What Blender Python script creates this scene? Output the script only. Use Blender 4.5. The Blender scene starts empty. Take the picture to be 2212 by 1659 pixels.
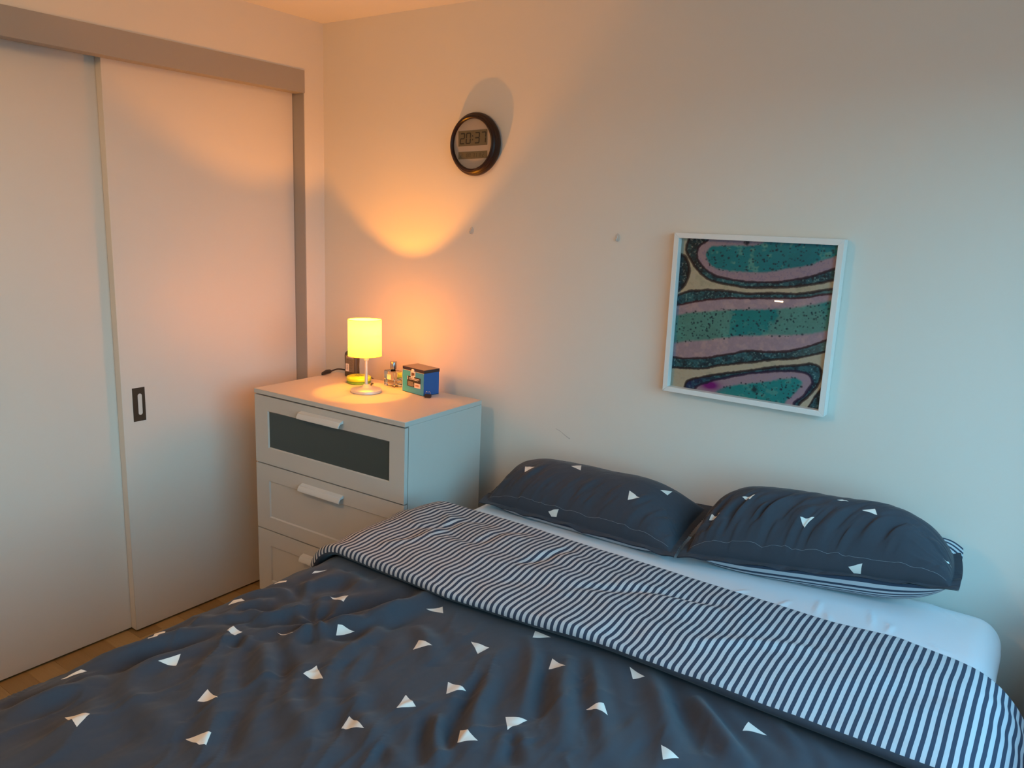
import bpy, math, random
import numpy as np
from mathutils import Matrix, Vector

# ------------------------------------------------------------------ numbers to tune
EXPOSURE = 1.12
SKY = 3.0
FILL_W = 11.5
BULB_W, BULB_Z = 9.0, 1.186
SHADE_T, SHADE_E = 0.75, 8.3
FOLD_GAIN = 1.4
HEM_LEAN = lambda S: -0.05 * np.clip((1.95 - S) / 0.4, 0, 1)
FOLD_LEAN = lambda S: -0.045 * np.clip((2.62 - S) / 0.25, 0, 1) - 0.36 * np.clip(S - 2.50, 0, 0.3)
SHEET_FOLDS = [(p, 0.006, 0.0045) for p in [[(2.192, -0.394), (2.212, -0.303)], [(2.289, -0.357), (2.276, -0.242)], [(2.333, -0.385), (2.32, -0.342), (2.308, -0.308)], [(2.397, -0.211), (2.411, -0.266), (2.423, -0.33)], [(2.038, -0.382), (2.077, -0.362), (2.106, -0.319)], [(2.442, -0.261), (2.46, -0.278), (2.459, -0.331)], [(2.546, -0.307), (2.585, -0.332), (2.606, -0.334)], [(2.468, -0.043), (2.554, -0.09), (2.617, -0.147)]]]
FLAP_FOLDS = [([(1.206, -0.764), (1.262, -0.727), (1.291, -0.676), (1.303, -0.6), (1.352, -0.55)], 0.016, -0.007), ([(1.316, -0.705), (1.436, -0.708), (1.453, -0.585), (1.509, -0.535)], 0.018, -0.006), ([(1.234, -0.906), (1.29, -0.812), (1.296, -0.71), (1.241, -0.586)], 0.016, 0.006), ([(1.603, -0.758), (1.646, -0.637), (1.668, -0.529)], 0.016, -0.008), ([(1.75, -0.80), (1.95, -0.66), (2.15, -0.60)], 0.018, -0.007), ([(2.1, -0.86), (2.3, -0.70), (2.5, -0.66)], 0.02, 0.006)]
P1C = ((1.160, -0.345, 0.693), (1.875, -0.325, 0.692), (1.890, -0.06, 0.780), (1.11, -0.05, 0.735), 0.125, 0.09)
P2C = ((1.878, -0.315, 0.695), (2.591, -0.23, 0.787), (2.575, -0.09, 0.835), (1.92, -0.05, 0.80), 0.185, 0.125)
# ------------------------------------------------------------------ camera, light, exposure
SC = bpy.context.scene
COL = SC.collection
cam_data = bpy.data.cameras.new('camera')
cam_data.sensor_fit = 'HORIZONTAL'
cam_data.sensor_width = 36.0
cam_data.lens = 1692.0 * 36.0 / 2212.0
cam_data.clip_start = 0.02
cam = bpy.data.objects.new('camera', cam_data)
COL.objects.link(cam)
R_ = Matrix(((0.81285, -0.15514, 0.56144), (0.58097, 0.14666, -0.8006), (0.04186, 0.97695, 0.20935)))
cam.matrix_world = Matrix.Translation((2.7030, -2.3733, 1.65735)) @ R_.to_4x4()
SC.camera = cam

SC.view_settings.view_transform = 'Standard'
SC.view_settings.look = 'None'
SC.view_settings.exposure = EXPOSURE
SC.view_settings.gamma = 1.0
SC.view_settings.use_curve_mapping = False
SC.cycles.use_denoising = True
SC.cycles.max_bounces = 10
SC.cycles.diffuse_bounces = 6
SC.cycles.sample_clamp_indirect = 4.0
SC.cycles.caustics_reflective = False
SC.cycles.caustics_refractive = False

# dusk sky outside: blue above the horizon, dim grey town below it
world = bpy.data.worlds.new('dusk_sky')
SC.world = world
world.use_nodes = True
wn, wl = world.node_tree.nodes, world.node_tree.links
wn.clear()
w_out = wn.new('ShaderNodeOutputWorld')
w_bg = wn.new('ShaderNodeBackground')
w_tc = wn.new('ShaderNodeTexCoord')
w_sep = wn.new('ShaderNodeSeparateXYZ')
w_rmp = wn.new('ShaderNodeValToRGB')
w_map = wn.new('ShaderNodeMapRange')
w_map.inputs['From Min'].default_value = -1.0
wl.new(w_tc.outputs['Generated'], w_sep.inputs[0])
wl.new(w_sep.outputs['Z'], w_map.inputs['Value'])
wl.new(w_map.outputs[0], w_rmp.inputs[0])
cr = w_rmp.color_ramp
cr.elements[0].position = 0.0
cr.elements[0].color = (0.10, 0.13, 0.15, 1)
cr.elements[1].position = 1.0
cr.elements[1].color = (0.20, 0.62, 1.06, 1)
e = cr.elements.new(0.49); e.color = (0.10, 0.15, 0.18, 1)
e = cr.elements.new(0.52); e.color = (0.31, 0.80, 1.0, 1)
wl.new(w_rmp.outputs[0], w_bg.inputs[0])
w_bg.inputs[1].default_value = SKY
wl.new(w_bg.outputs[0], w_out.inputs[0])

# room dimensions (metres); back wall y = 0, closet wall x = 0
ROOM_X, ROOM_Y, ROOM_Z = 3.06, -4.20, 2.4075
WIN_Y0, WIN_Y1, WIN_Z0, WIN_Z1 = -2.60, -0.32, 0.80, 2.13

def light(name, kind, loc, energy, color, **kw):
    d = bpy.data.lights.new(name, kind)
    d.energy = energy
    d.color = color
    for k, v in kw.items():
        setattr(d, k, v)
    o = bpy.data.objects.new(name, d)
    o.location = loc
    COL.objects.link(o)
    return o

# a portal in the window opening guides the sampling of the sky; it emits nothing itself
portal = light('window_portal', 'AREA', (ROOM_X + 0.02, (WIN_Y0 + WIN_Y1) / 2, (WIN_Z0 + WIN_Z1) / 2), 1.0, (1, 1, 1),
               shape='RECTANGLE', size=WIN_Z1 - WIN_Z0, size_y=WIN_Y1 - WIN_Y0)
portal.rotation_euler = (0, math.radians(90), 0)
portal.data.cycles.is_portal = True
# added warm fill, standing in for lamplight bounced off the ceiling
room_fill = light('added_warm_fill', 'POINT', (0.95, -2.35, 2.28), FILL_W, (1.0, 0.54, 0.20), shadow_soft_size=0.09)

# ------------------------------------------------------------------ helpers
def mat(name, color, rough=0.6, metal=0.0, spec=0.5, **kw):
    m = bpy.data.materials.new(name)
    m.use_nodes = True
    b = m.node_tree.nodes['Principled BSDF']
    b.inputs['Base Color'].default_value = (*color, 1)
    b.inputs['Roughness'].default_value = rough
    b.inputs['Metallic'].default_value = metal
    b.inputs['Specular IOR Level'].default_value = spec
    for k, v in kw.items():
        b.inputs[k].default_value = v
    return m

def N(m, t, **kw):
    n = m.node_tree.nodes.new(t)
    for k, v in kw.items():
        setattr(n, k, v)
    return n

def L(m, a, b):
    m.node_tree.links.new(a, b)

def bsdf(m):
    return m.node_tree.nodes['Principled BSDF']

def add_noise(m, c1, c2, scale, coord='Object', detail=4.0, stretch=(1, 1, 1), bump=0.0, bump_scale=None, dist=0.01):
    """fine colour variation and optional fine bump"""
    tc = N(m, 'ShaderNodeTexCoord')
    mp = N(m, 'ShaderNodeMapping')
    mp.inputs['Scale'].default_value = stretch
    L(m, tc.outputs[coord], mp.inputs[0])
    nz = N(m, 'ShaderNodeTexNoise')
    nz.inputs['Scale'].default_value = scale
    nz.inputs['Detail'].default_value = detail
    L(m, mp.outputs[0], nz.inputs['Vector'])
    mx = N(m, 'ShaderNodeMix', data_type='RGBA')
    mx.inputs[6].default_value = (*c1, 1)
    mx.inputs[7].default_value = (*c2, 1)
    L(m, nz.outputs[0], mx.inputs[0])
    L(m, mx.outputs[2], bsdf(m).inputs['Base Color'])
    if bump:
        nb = N(m, 'ShaderNodeTexNoise')
        nb.inputs['Scale'].default_value = bump_scale or scale * 4
        nb.inputs['Detail'].default_value = 3
        L(m, mp.outputs[0], nb.inputs['Vector'])
        bp = N(m, 'ShaderNodeBump')
        bp.inputs['Strength'].default_value = bump
        bp.inputs['Distance'].default_value = dist
        L(m, nb.outputs[0], bp.inputs['Height'])
        L(m, bp.outputs[0], bsdf(m).inputs['Normal'])
    return m

class MB:
    """collects geometry, then links it as ONE mesh object"""
    def __init__(self):
        self.v, self.f, self.mi = [], [], []
    def add(self, vs, fs, mi=0):
        k = len(self.v)
        self.v += [tuple(x) for x in vs]
        self.f += [tuple(i + k for i in f) for f in fs]
        self.mi += [mi] * len(fs)
        return self
    def box(self, a, b, mi=0):
        x0, y0, z0 = a; x1, y1, z1 = b
        vs = [(x0, y0, z0), (x1, y0, z0), (x1, y1, z0), (x0, y1, z0), (x0, y0, z1), (x1, y0, z1), (x1, y1, z1), (x0, y1, z1)]
        return self.add(vs, [(3, 2, 1, 0), (4, 5, 6, 7), (0, 1, 5, 4), (1, 2, 6, 5), (2, 3, 7, 6), (3, 0, 4, 7)], mi)
    def prism(self, prof, x0, x1, mi=0):
        """profile of (y, z) points extruded along x"""
        n = len(prof)
        vs = [(x0, y, z) for y, z in prof] + [(x1, y, z) for y, z in prof]
        fs = [(i, (i + 1) % n, n + (i + 1) % n, n + i) for i in range(n)]
        fs += [tuple(range(n - 1, -1, -1)), tuple(range(n, 2 * n))]
        return self.add(vs, fs, mi)
    def prism_z(self, prof, z0, z1, mi=0):
        n = len(prof)
        vs = [(x, y, z0) for x, y in prof] + [(x, y, z1) for x, y in prof]
        fs = [(i, (i + 1) % n, n + (i + 1) % n, n + i) for i in range(n)]
        fs += [tuple(range(n - 1, -1, -1)), tuple(range(n, 2 * n))]
        return self.add(vs, fs, mi)
    def lathe(self, prof, c=(0, 0, 0), n=48, mi=0, cap=True):
        """profile of (r, z) turned about the vertical through c"""
        vs, fs = [], []
        for r, z in prof:
            for i in range(n):
                a = 2 * math.pi * i / n
                vs.append((c[0] + r * math.cos(a), c[1] + r * math.sin(a), c[2] + z))
        m = len(prof)
        for j in range(m - 1):
            for i in range(n):
                i2 = (i + 1) % n
                fs.append((j * n + i, j * n + i2, (j + 1) * n + i2, (j + 1) * n + i))
        if cap:
            if prof[0][0] > 1e-6: fs.append(tuple(range(n - 1, -1, -1)))
            if prof[-1][0] > 1e-6: fs.append(tuple((m - 1) * n + i for i in range(n)))
        return self.add(vs, fs, mi)
    def tube(self, pts, r, n=10, mi=0, cap=True):
        pts = [Vector(p) for p in pts]
        rs = r if isinstance(r, (list, tuple)) else [r] * len(pts)
        vs, fs = [], []
        up = None
        for i, p in enumerate(pts):
            t = (pts[min(i + 1, len(pts) - 1)] - pts[max(i - 1, 0)]).normalized()
            if up is None:
                up = Vector((0, 0, 1)) if abs(t.z) < 0.9 else Vector((1, 0, 0))
            a = t.cross(up).normalized()
            b = a.cross(t).normalized()
            up = b
            for k in range(n):
                w = 2 * math.pi * k / n
                vs.append(p + (a * math.cos(w) + b * math.sin(w)) * rs[i])
        for j in range(len(pts) - 1):
            for k in range(n):
                k2 = (k + 1) % n
                fs.append((j * n + k, j * n + k2, (j + 1) * n + k2, (j + 1) * n + k))
        if cap:
            fs.append(tuple(range(n - 1, -1, -1)))
            fs.append(tuple((len(pts) - 1) * n + k for k in range(n)))
        return self.add(vs, fs, mi)
    def build(self, name, mats, parent=None, smooth=False, bevel=0.0, seg=2, angle=35, xf=None):
        me = bpy.data.meshes.new(name)
        vs = self.v
        if xf is not None:
            vs = [tuple(xf @ Vector(v)) for v in vs]
        me.from_pydata(vs, [], self.f)
        for m in (mats if isinstance(mats, (list, tuple)) else [mats]):
            me.materials.append(m)
        me.polygons.foreach_set('material_index', self.mi)
        me.update()
        o = bpy.data.objects.new(name, me)
        COL.objects.link(o)
        if parent is not None:
            o.parent = parent
        if bevel > 0:
            b = o.modifiers.new('bevel', 'BEVEL')
            b.width = bevel; b.segments = seg; b.limit_method = 'ANGLE'; b.angle_limit = math.radians(30)
            b.harden_normals = False
        if smooth or bevel > 0:
            me.polygons.foreach_set('use_smooth', [True] * len(me.polygons))
            try:
                me.set_sharp_from_angle(angle=math.radians(angle))
            except Exception:
                pass
        return o

def empty(name, loc=(0, 0, 0), rz=0.0, label=None, cat=None, group=None):
    o = bpy.data.objects.new(name, None)
    o.location = loc
    o.rotation_euler = (0, 0, rz)
    o.empty_display_size = 0.05
    COL.objects.link(o)
    if label: o['label'] = label
    if cat: o['category'] = cat
    if group: o['group'] = group
    return o

def tag(o, label=None, cat=None, group=None, kind=None):
    if label: o['label'] = label
    if cat: o['category'] = cat
    if group: o['group'] = group
    if kind: o['kind'] = kind
    return o

def rounded_rect(w, d, r, n=6, cx=0.0, cy=0.0):
    out = []
    for sx, sy, a0 in ((1, 1, 0), (-1, 1, 90), (-1, -1, 180), (1, -1, 270)):
        for i in range(n + 1):
            a = math.radians(a0 + 90 * i / n)
            out.append((cx + sx * (w / 2 - r) + r * math.cos(a), cy + sy * (d / 2 - r) + r * math.sin(a)))
    return out

_rng = np.random.RandomState(7)
_LAT = _rng.rand(256, 256)
def vnoise(x, y, seed=0):
    """smooth value noise in [-1, 1] on numpy arrays"""
    x = x + seed * 17.31; y = y + seed * 9.77
    xi = np.floor(x).astype(int); yi = np.floor(y).astype(int)
    fx = x - xi; fy = y - yi
    fx = fx * fx * fx * (fx * (fx * 6 - 15) + 10); fy = fy * fy * fy * (fy * (fy * 6 - 15) + 10)
    g = lambda a, b: _LAT[a % 256, b % 256]
    v = (g(xi, yi) * (1 - fx) + g(xi + 1, yi) * fx) * (1 - fy) + (g(xi, yi + 1) * (1 - fx) + g(xi + 1, yi + 1) * fx) * fy
    return v * 2 - 1
def fbm(x, y, oct=4, seed=0):
    s = 0; a = 1.0; t = 0
    for o in range(oct):
        s = s + a * vnoise(x * 2 ** o, y * 2 ** o, seed + o); t += a; a *= 0.5
    return s / t
def poly_dist(x, y, pts, closed=False):
    """distance from arrays x, y to a polyline, and position along it in [0, 1]"""
    best = np.full(x.shape, 1e9); pos = np.zeros(x.shape)
    P = list(pts) + ([pts[0]] if closed else [])
    ls = [math.dist(P[i], P[i + 1]) for i in range(len(P) - 1)]
    tot = sum(ls) or 1; acc = 0
    for i in range(len(P) - 1):
        (ax, ay), (bx, by) = P[i], P[i + 1]
        dx, dy = bx - ax, by - ay
        t = np.clip(((x - ax) * dx + (y - ay) * dy) / (dx * dx + dy * dy + 1e-12), 0, 1)
        d = np.hypot(x - ax - t * dx, y - ay - t * dy)
        m = d < best
        best = np.where(m, d, best); pos = np.where(m, (acc + t * ls[i]) / tot, pos)
        acc += ls[i]
    return best, pos
def in_poly(x, y, pts):
    c = np.zeros(x.shape, bool)
    n = len(pts)
    for i in range(n):
        x0, y0 = pts[i]; x1, y1 = pts[(i + 1) % n]
        if y0 == y1: continue
        k = ((y0 > y) != (y1 > y)) & (x < (x1 - x0) * (y - y0) / (y1 - y0) + x0)
        c ^= k
    return c
def catmull(pts, n=6):
    """denser smooth polyline through the points"""
    P = [pts[0]] + list(pts) + [pts[-1]]
    out = []
    for i in range(1, len(P) - 2):
        for k in range(n):
            t = k / n
            out.append(tuple(0.5 * (2 * P[i][j] + (P[i + 1][j] - P[i - 1][j]) * t + (2 * P[i - 1][j] - 5 * P[i][j] + 4 * P[i + 1][j] - P[i + 2][j]) * t * t
                       + (3 * P[i][j] - P[i - 1][j] - 3 * P[i + 1][j] + P[i + 2][j]) * t ** 3) for j in range(len(pts[0]))))
    out.append(tuple(pts[-1]))
    return out

def grid_sheet(name, P, mats, uv=None, parent=None, prints=None, pcoord=None, normals=None, rows=None, flip=False):
    """P: (nt, ns, 3) points -> one smooth mesh. prints: convex polygons in pcoord space
    (nt, ns, 2); the quads they cross are cut along their edges, so printed shapes have crisp borders."""
    nt, ns = P.shape[:2]
    V = [P.reshape(-1, 3)]
    idx = np.arange(nt * ns).reshape(nt, ns)
    j0, j1 = rows if rows else (0, nt - 1)
    q = np.stack([idx[j0:j1, :-1], idx[j0:j1, 1:], idx[j0 + 1:j1 + 1, 1:], idx[j0 + 1:j1 + 1, :-1]], -1).reshape(-1, 4)
    if flip: q = q[:, ::-1]
    keep = np.ones(len(q), bool)
    faces_extra, mi_extra, newv, newn, newuv, cache = [], [], [], [], [], {}
    base = nt * ns
    Pf = P.reshape(-1, 3)
    Nf = normals.reshape(-1, 3) if normals is not None else None
    UVf = uv.reshape(-1, 2) if uv is not None else None
    if prints:
        C = pcoord.reshape(-1, 2)
        qc = C[q]                                   # quad corners in print space
        lo, hi = qc.min(1), qc.max(1)
        work = {}
        for poly in prints:
            a = np.array(poly, float)
            area = 0.5 * sum(a[i][0] * a[(i + 1) % len(a)][1] - a[(i + 1) % len(a)][0] * a[i][1] for i in range(len(a)))
            if area < 0: a = a[::-1]
            m = (hi[:, 0] >= a[:, 0].min()) & (lo[:, 0] <= a[:, 0].max()) & (hi[:, 1] >= a[:, 1].min()) & (lo[:, 1] <= a[:, 1].max())
            for fi in np.nonzero(m)[0]:
                work.setdefault(int(fi), []).append(a)
        def vid(fi, c):
            """c = bilinear weights on quad fi"""
            w = np.array([(1 - c[0]) * (1 - c[1]), c[0] * (1 - c[1]), c[0] * c[1], (1 - c[0]) * c[1]])
            for k in range(4):
                if w[k] > 0.99999: return int(q[fi, k])
            p = (Pf[q[fi]] * w[:, None]).sum(0)
            key = tuple(np.round(p, 6))
            if key not in cache:
                cache[key] = base + len(newv)
                newv.append(p)
                if Nf is not None: newn.append((Nf[q[fi]] * w[:, None]).sum(0))
                if UVf is not None: newuv.append((UVf[q[fi]] * w[:, None]).sum(0))
            return cache[key]
        for fi, polys in work.items():
            cc = qc[fi]
            pieces = [([(0., 0.), (1., 0.), (1., 1.), (0., 1.)], False)]
            def val(c, p, nrm):
                w = ((1 - c[0]) * (1 - c[1]), c[0] * (1 - c[1]), c[0] * c[1], (1 - c[0]) * c[1])
                x = sum(w[k] * cc[k][0] for k in range(4)) - p[0]; y = sum(w[k] * cc[k][1] for k in range(4)) - p[1]
                return x * nrm[0] + y * nrm[1]
            for a in polys:
                nxt = []
                for poly, white in pieces:
                    if white: nxt.append((poly, True)); continue
                    cur = poly; outs = []
                    for i in range(len(a)):
                        p0, p1 = a[i], a[(i + 1) % len(a)]
                        nrm = (-(p1[1] - p0[1]), p1[0] - p0[0])
                        ins, ou = [], []
                        for k in range(len(cur)):
                            u, v = cur[k], cur[(k + 1) % len(cur)]
                            fu, fv = val(u, p0, nrm), val(v, p0, nrm)
                            (ins if fu >= 0 else ou).append(u)
                            if (fu >= 0) != (fv >= 0):
                                t = fu / (fu - fv)
                                x = (u[0] + (v[0] - u[0]) * t, u[1] + (v[1] - u[1]) * t)
                                ins.append(x); ou.append(x)
                        if len(ou) > 2: outs.append(ou)
                        cur = ins
                        if len(cur) < 3: break
                    if len(cur) >= 3:
                        nxt.append((cur, True)); nxt += [(o, False) for o in outs]
                    else:
                        nxt.append((poly, False))
                pieces = nxt
            if len(pieces) == 1 and not pieces[0][1]: continue
            keep[fi] = False
            for poly, white in pieces:
                ids = []
                for c in poly:
                    v = vid(fi, c)
                    if not ids or (v != ids[-1] and v != ids[0]): ids.append(v)
                if len(ids) >= 3:
                    faces_extra.append(ids); mi_extra.append(1 if white else 0)
    verts = np.concatenate([Pf] + ([np.array(newv)] if newv else []))
    quads = q[keep]
    used = np.zeros(len(verts), bool); used[quads.ravel()] = True
    for f in faces_extra: used[f] = True
    remap = np.cumsum(used) - 1
    loops = np.concatenate([remap[quads.ravel()]] + [remap[np.array(f)] for f in faces_extra]) if faces_extra else remap[quads.ravel()]
    sizes = np.concatenate([np.full(len(quads), 4), np.array([len(f) for f in faces_extra], int)]) if faces_extra else np.full(len(quads), 4)
    starts = np.concatenate([[0], np.cumsum(sizes)[:-1]])
    me = bpy.data.meshes.new(name)
    me.vertices.add(int(used.sum()))
    me.vertices.foreach_set('co', verts[used].astype(np.float32).ravel())
    me.loops.add(len(loops)); me.loops.foreach_set('vertex_index', loops.astype(np.int32))
    me.polygons.add(len(sizes))
    me.polygons.foreach_set('loop_start', starts.astype(np.int32))
    me.polygons.foreach_set('loop_total', sizes.astype(np.int32))
    me.polygons.foreach_set('material_index', np.array([0] * len(quads) + mi_extra, np.int32))
    me.polygons.foreach_set('use_smooth', np.ones(len(sizes), bool))
    for m in mats: me.materials.append(m)
    if UVf is not None:
        al = np.concatenate([UVf] + ([np.array(newuv)] if newuv else []))[used]
        lay = me.uv_layers.new(name='cloth')
        lay.data.foreach_set('uv', al[loops].astype(np.float32).ravel())
    me.update(calc_edges=True)
    me.validate()
    if Nf is not None:
        al = np.concatenate([Nf] + ([np.array(newn)] if newn else []))[used]
        al = al / np.maximum(np.linalg.norm(al, axis=1, keepdims=True), 1e-9)
        if len(me.vertices) == len(al):
            me.normals_split_custom_set_from_vertices(al.tolist())
    o = bpy.data.objects.new(name, me)
    COL.objects.link(o)
    if parent is not None: o.parent = parent
    return o

def grid_normals(P, flip=False):
    du = np.gradient(P, axis=1); dv = np.gradient(P, axis=0)
    n = np.cross(du, dv)
    n /= np.maximum(np.linalg.norm(n, axis=-1, keepdims=True), 1e-12)
    return -n if flip else n

# ------------------------------------------------------------------ measured tables
FOLDS=[
( [(1.35,-1.333),(1.425,-1.219),(1.461,-1.135),(1.479,-1.073),(1.486,-0.973),(1.518,-0.93)] , 0.022 , 0.016 ),
( [(1.293,-1.262),(1.346,-1.218),(1.381,-1.131),(1.434,-1.057),(1.463,-0.981)] , 0.02 , -0.008 ),
( [(1.217,-1.159),(1.228,-1.096),(1.229,-1.015)] , 0.02 , 0.01 ),
( [(1.208,-1.123),(1.277,-1.2),(1.339,-1.26)] , 0.014 , 0.008 ),
( [(1.238,-1.008),(1.309,-1.038),(1.349,-1.025)] , 0.02 , 0.007 ),
( [(1.486,-1.101),(1.511,-1.203),(1.542,-1.334),(1.615,-1.442),(1.693,-1.523)] , 0.018 , 0.009 ),
( [(1.545,-1.224),(1.59,-1.337),(1.633,-1.396)] , 0.014 , 0.008 ),
( [(1.623,-1.338),(1.691,-1.411),(1.757,-1.444),(1.857,-1.492)] , 0.022 , 0.007 ),
( [(1.808,-1.115),(1.845,-1.19),(1.872,-1.264),(1.946,-1.372)] , 0.016 , 0.008 ),
( [(1.806,-1.16),(1.851,-1.281),(1.873,-1.351),(1.929,-1.434)] , 0.014 , -0.007 ),
( [(1.793,-0.969),(1.856,-1.038),(1.923,-1.159),(1.968,-1.245)] , 0.018 , 0.007 ),
( [(1.91,-0.97),(1.98,-1.113),(2.074,-1.269)] , 0.02 , 0.011 ),
( [(1.86,-0.996),(1.918,-1.096),(1.978,-1.208)] , 0.014 , -0.006 ),
( [(1.943,-0.927),(2.008,-1.023),(2.091,-1.146),(2.155,-1.255)] , 0.018 , 0.008 ),
( [(1.813,-1.342),(1.85,-1.396),(1.901,-1.457)] , 0.014 , -0.008 ),
( [(1.557,-1.095),(1.631,-1.137),(1.704,-1.2)] , 0.02 , 0.007 ),
( [(1.825,-1.32),(1.867,-1.382),(1.925,-1.438)] , 0.014 , 0.008 ),
( [(1.52,-1.422),(1.571,-1.478),(1.64,-1.51),(1.72,-1.553)] , 0.02 , 0.008 ),
( [(1.968,-1.274),(2.025,-1.358)] , 0.012 , -0.008 ),
( [(1.806,-1.458),(1.847,-1.504)] , 0.012 , -0.006 ),
( [(1.199,-1.369),(1.222,-1.315),(1.269,-1.293),(1.27,-1.21)] , 0.016 , 0.013 ),
( [(1.219,-1.378),(1.194,-1.432),(1.173,-1.49),(1.164,-1.552),(1.138,-1.632),(1.125,-1.698)] , 0.02 , 0.01 ),
( [(1.244,-1.407),(1.219,-1.484),(1.202,-1.557),(1.187,-1.627),(1.158,-1.671)] , 0.018 , -0.008 ),
( [(1.187,-1.251),(1.178,-1.306),(1.186,-1.371),(1.148,-1.421)] , 0.014 , 0.009 ),
( [(1.108,-1.289),(1.164,-1.212),(1.208,-1.194),(1.282,-1.219)] , 0.014 , 0.008 ),
( [(1.264,-1.406),(1.33,-1.488),(1.394,-1.569),(1.464,-1.63)] , 0.02 , 0.008 ),
( [(1.301,-1.376),(1.358,-1.465),(1.433,-1.537),(1.525,-1.634),(1.584,-1.687)] , 0.018 , 0.009 ),
( [(1.328,-1.37),(1.411,-1.421),(1.507,-1.477)] , 0.02 , 0.008 ),
( [(1.349,-1.336),(1.446,-1.393),(1.539,-1.481)] , 0.016 , -0.007 ),
( [(1.288,-1.386),(1.315,-1.427)] , 0.012 , -0.009 ),
( [(1.228,-1.506),(1.246,-1.598),(1.29,-1.653),(1.376,-1.673),(1.456,-1.691)] , 0.022 , 0.008 ),
( [(1.191,-1.845),(1.19,-1.795),(1.195,-1.731),(1.211,-1.654)] , 0.022 , 0.01 ),
( [(1.149,-1.828),(1.168,-1.759),(1.188,-1.686)] , 0.014 , -0.006 ),
( [(1.238,-1.683),(1.304,-1.731),(1.337,-1.786),(1.395,-1.838)] , 0.03 , 0.007 ),
( [(1.366,-1.592),(1.407,-1.648),(1.494,-1.686)] , 0.025 , 0.007 ),
( [(1.476,-1.47),(1.53,-1.576),(1.622,-1.656)] , 0.018 , -0.007 ),
( [(2.196,-0.94),(2.266,-0.997),(2.333,-1.057),(2.367,-1.089)] , 0.022 , 0.01 ),
( [(2.206,-0.918),(2.3,-0.999),(2.388,-1.072)] , 0.016 , -0.008 ),
( [(2.288,-0.886),(2.36,-0.921),(2.427,-0.954),(2.479,-0.999)] , 0.018 , 0.008 ),
( [(2.372,-0.912),(2.431,-0.957),(2.468,-1.008)] , 0.014 , -0.006 ),
( [(2.041,-0.87),(2.13,-0.981),(2.199,-1.081),(2.26,-1.175)] , 0.022 , 0.009 ),
( [(2.104,-0.872),(2.193,-0.995),(2.275,-1.103)] , 0.018 , -0.007 ),
]
a_out = [(0.057,1.066),(0.049,0.994),(0.036,0.929),(0.067,0.866),(0.134,0.789),(0.224,0.739),(0.343,0.719),(0.475,0.709),(0.632,0.718),(0.782,0.743),(0.925,0.776),(1.008,0.8),(1.089,0.827),(1.06,1.096)]
a_in = [(0.214,1.071),(0.186,0.999),(0.126,0.949),(0.118,0.885),(0.158,0.823),(0.238,0.779),(0.34,0.754),(0.472,0.744),(0.629,0.751),(0.778,0.784),(0.92,0.83),(1.008,0.872),(1.08,0.912),(1.06,1.096)]
a_teal = [(0.206,0.968),(0.168,0.903),(0.199,0.841),(0.269,0.805),(0.387,0.793),(0.547,0.799),(0.698,0.832),(0.844,0.863),(0.927,0.904),(1.002,0.93),(1.075,0.962),(1.06,1.096),(0.599,1.082),(0.529,0.993),(0.371,0.975)]
c_up = [(-0.12,0.581),(0.005,0.624),(0.083,0.655),(0.229,0.672),(0.347,0.672),(0.478,0.67),(0.635,0.684),(0.787,0.695),(0.895,0.722),(1.0,0.741),(1.096,0.755)]
c_upin = [(-0.115,0.522),(0.006,0.554),(0.106,0.583),(0.234,0.61),(0.4,0.632),(0.56,0.647),(0.789,0.668),(0.897,0.696),(0.996,0.711),(1.1,0.727)]
c_t0 = [(-0.112,0.472),(0.005,0.5),(0.239,0.546),(0.406,0.569),(0.643,0.598),(0.793,0.627),(0.992,0.681),(1.102,0.705)]
c_t1 = [(-0.099,0.276),(0.002,0.288),(0.17,0.321),(0.422,0.378),(0.707,0.415),(0.849,0.442),(0.998,0.481),(1.122,0.517)]
c_loin = [(-0.093,0.199),(-0.0,0.198),(0.091,0.199),(0.264,0.232),(0.43,0.278),(0.534,0.307),(0.63,0.309),(0.746,0.329),(0.856,0.37),(0.996,0.436),(1.097,0.485)]
c_lo = [(-0.088,0.118),(0.0,0.125),(0.184,0.146),(0.354,0.19),(0.517,0.229),(0.674,0.265),(0.825,0.301),(0.996,0.364),(1.106,0.404)]
d_out = [(0.111,-0.074),(0.105,0.012),(0.128,0.058),(0.206,0.09),(0.358,0.133),(0.521,0.177),(0.678,0.218),(0.829,0.255),(0.917,0.274),(0.971,0.251),(0.976,0.198),(0.953,0.132),(0.908,0.063),(0.868,0.009),(0.849,-0.113)]
d_in = [(0.182,-0.062),(0.185,0.019),(0.277,0.071),(0.394,0.113),(0.523,0.156),(0.681,0.191),(0.833,0.216),(0.902,0.206),(0.928,0.167),(0.917,0.127),(0.885,0.067),(0.837,0.012),(0.804,-0.122)]
d_teal = [(0.27,-0.056),(0.333,0.029),(0.464,0.082),(0.608,0.12),(0.761,0.167),(0.836,0.181),(0.875,0.167),(0.879,0.129),(0.833,0.059),(0.792,0.004),(0.773,-0.127)]
e_out = [(-0.141,0.896),(0.008,0.891),(0.051,0.849),(0.07,0.777),(0.052,0.71),(0.007,0.658),(-0.122,0.614)]
f_out = [(1.015,0.18),(0.984,0.122),(0.946,0.054),(0.925,-0.036),(1.078,-0.01)]
spot = [(0.438,0.997),(0.583,0.056),(0.34,0.047)]
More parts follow.
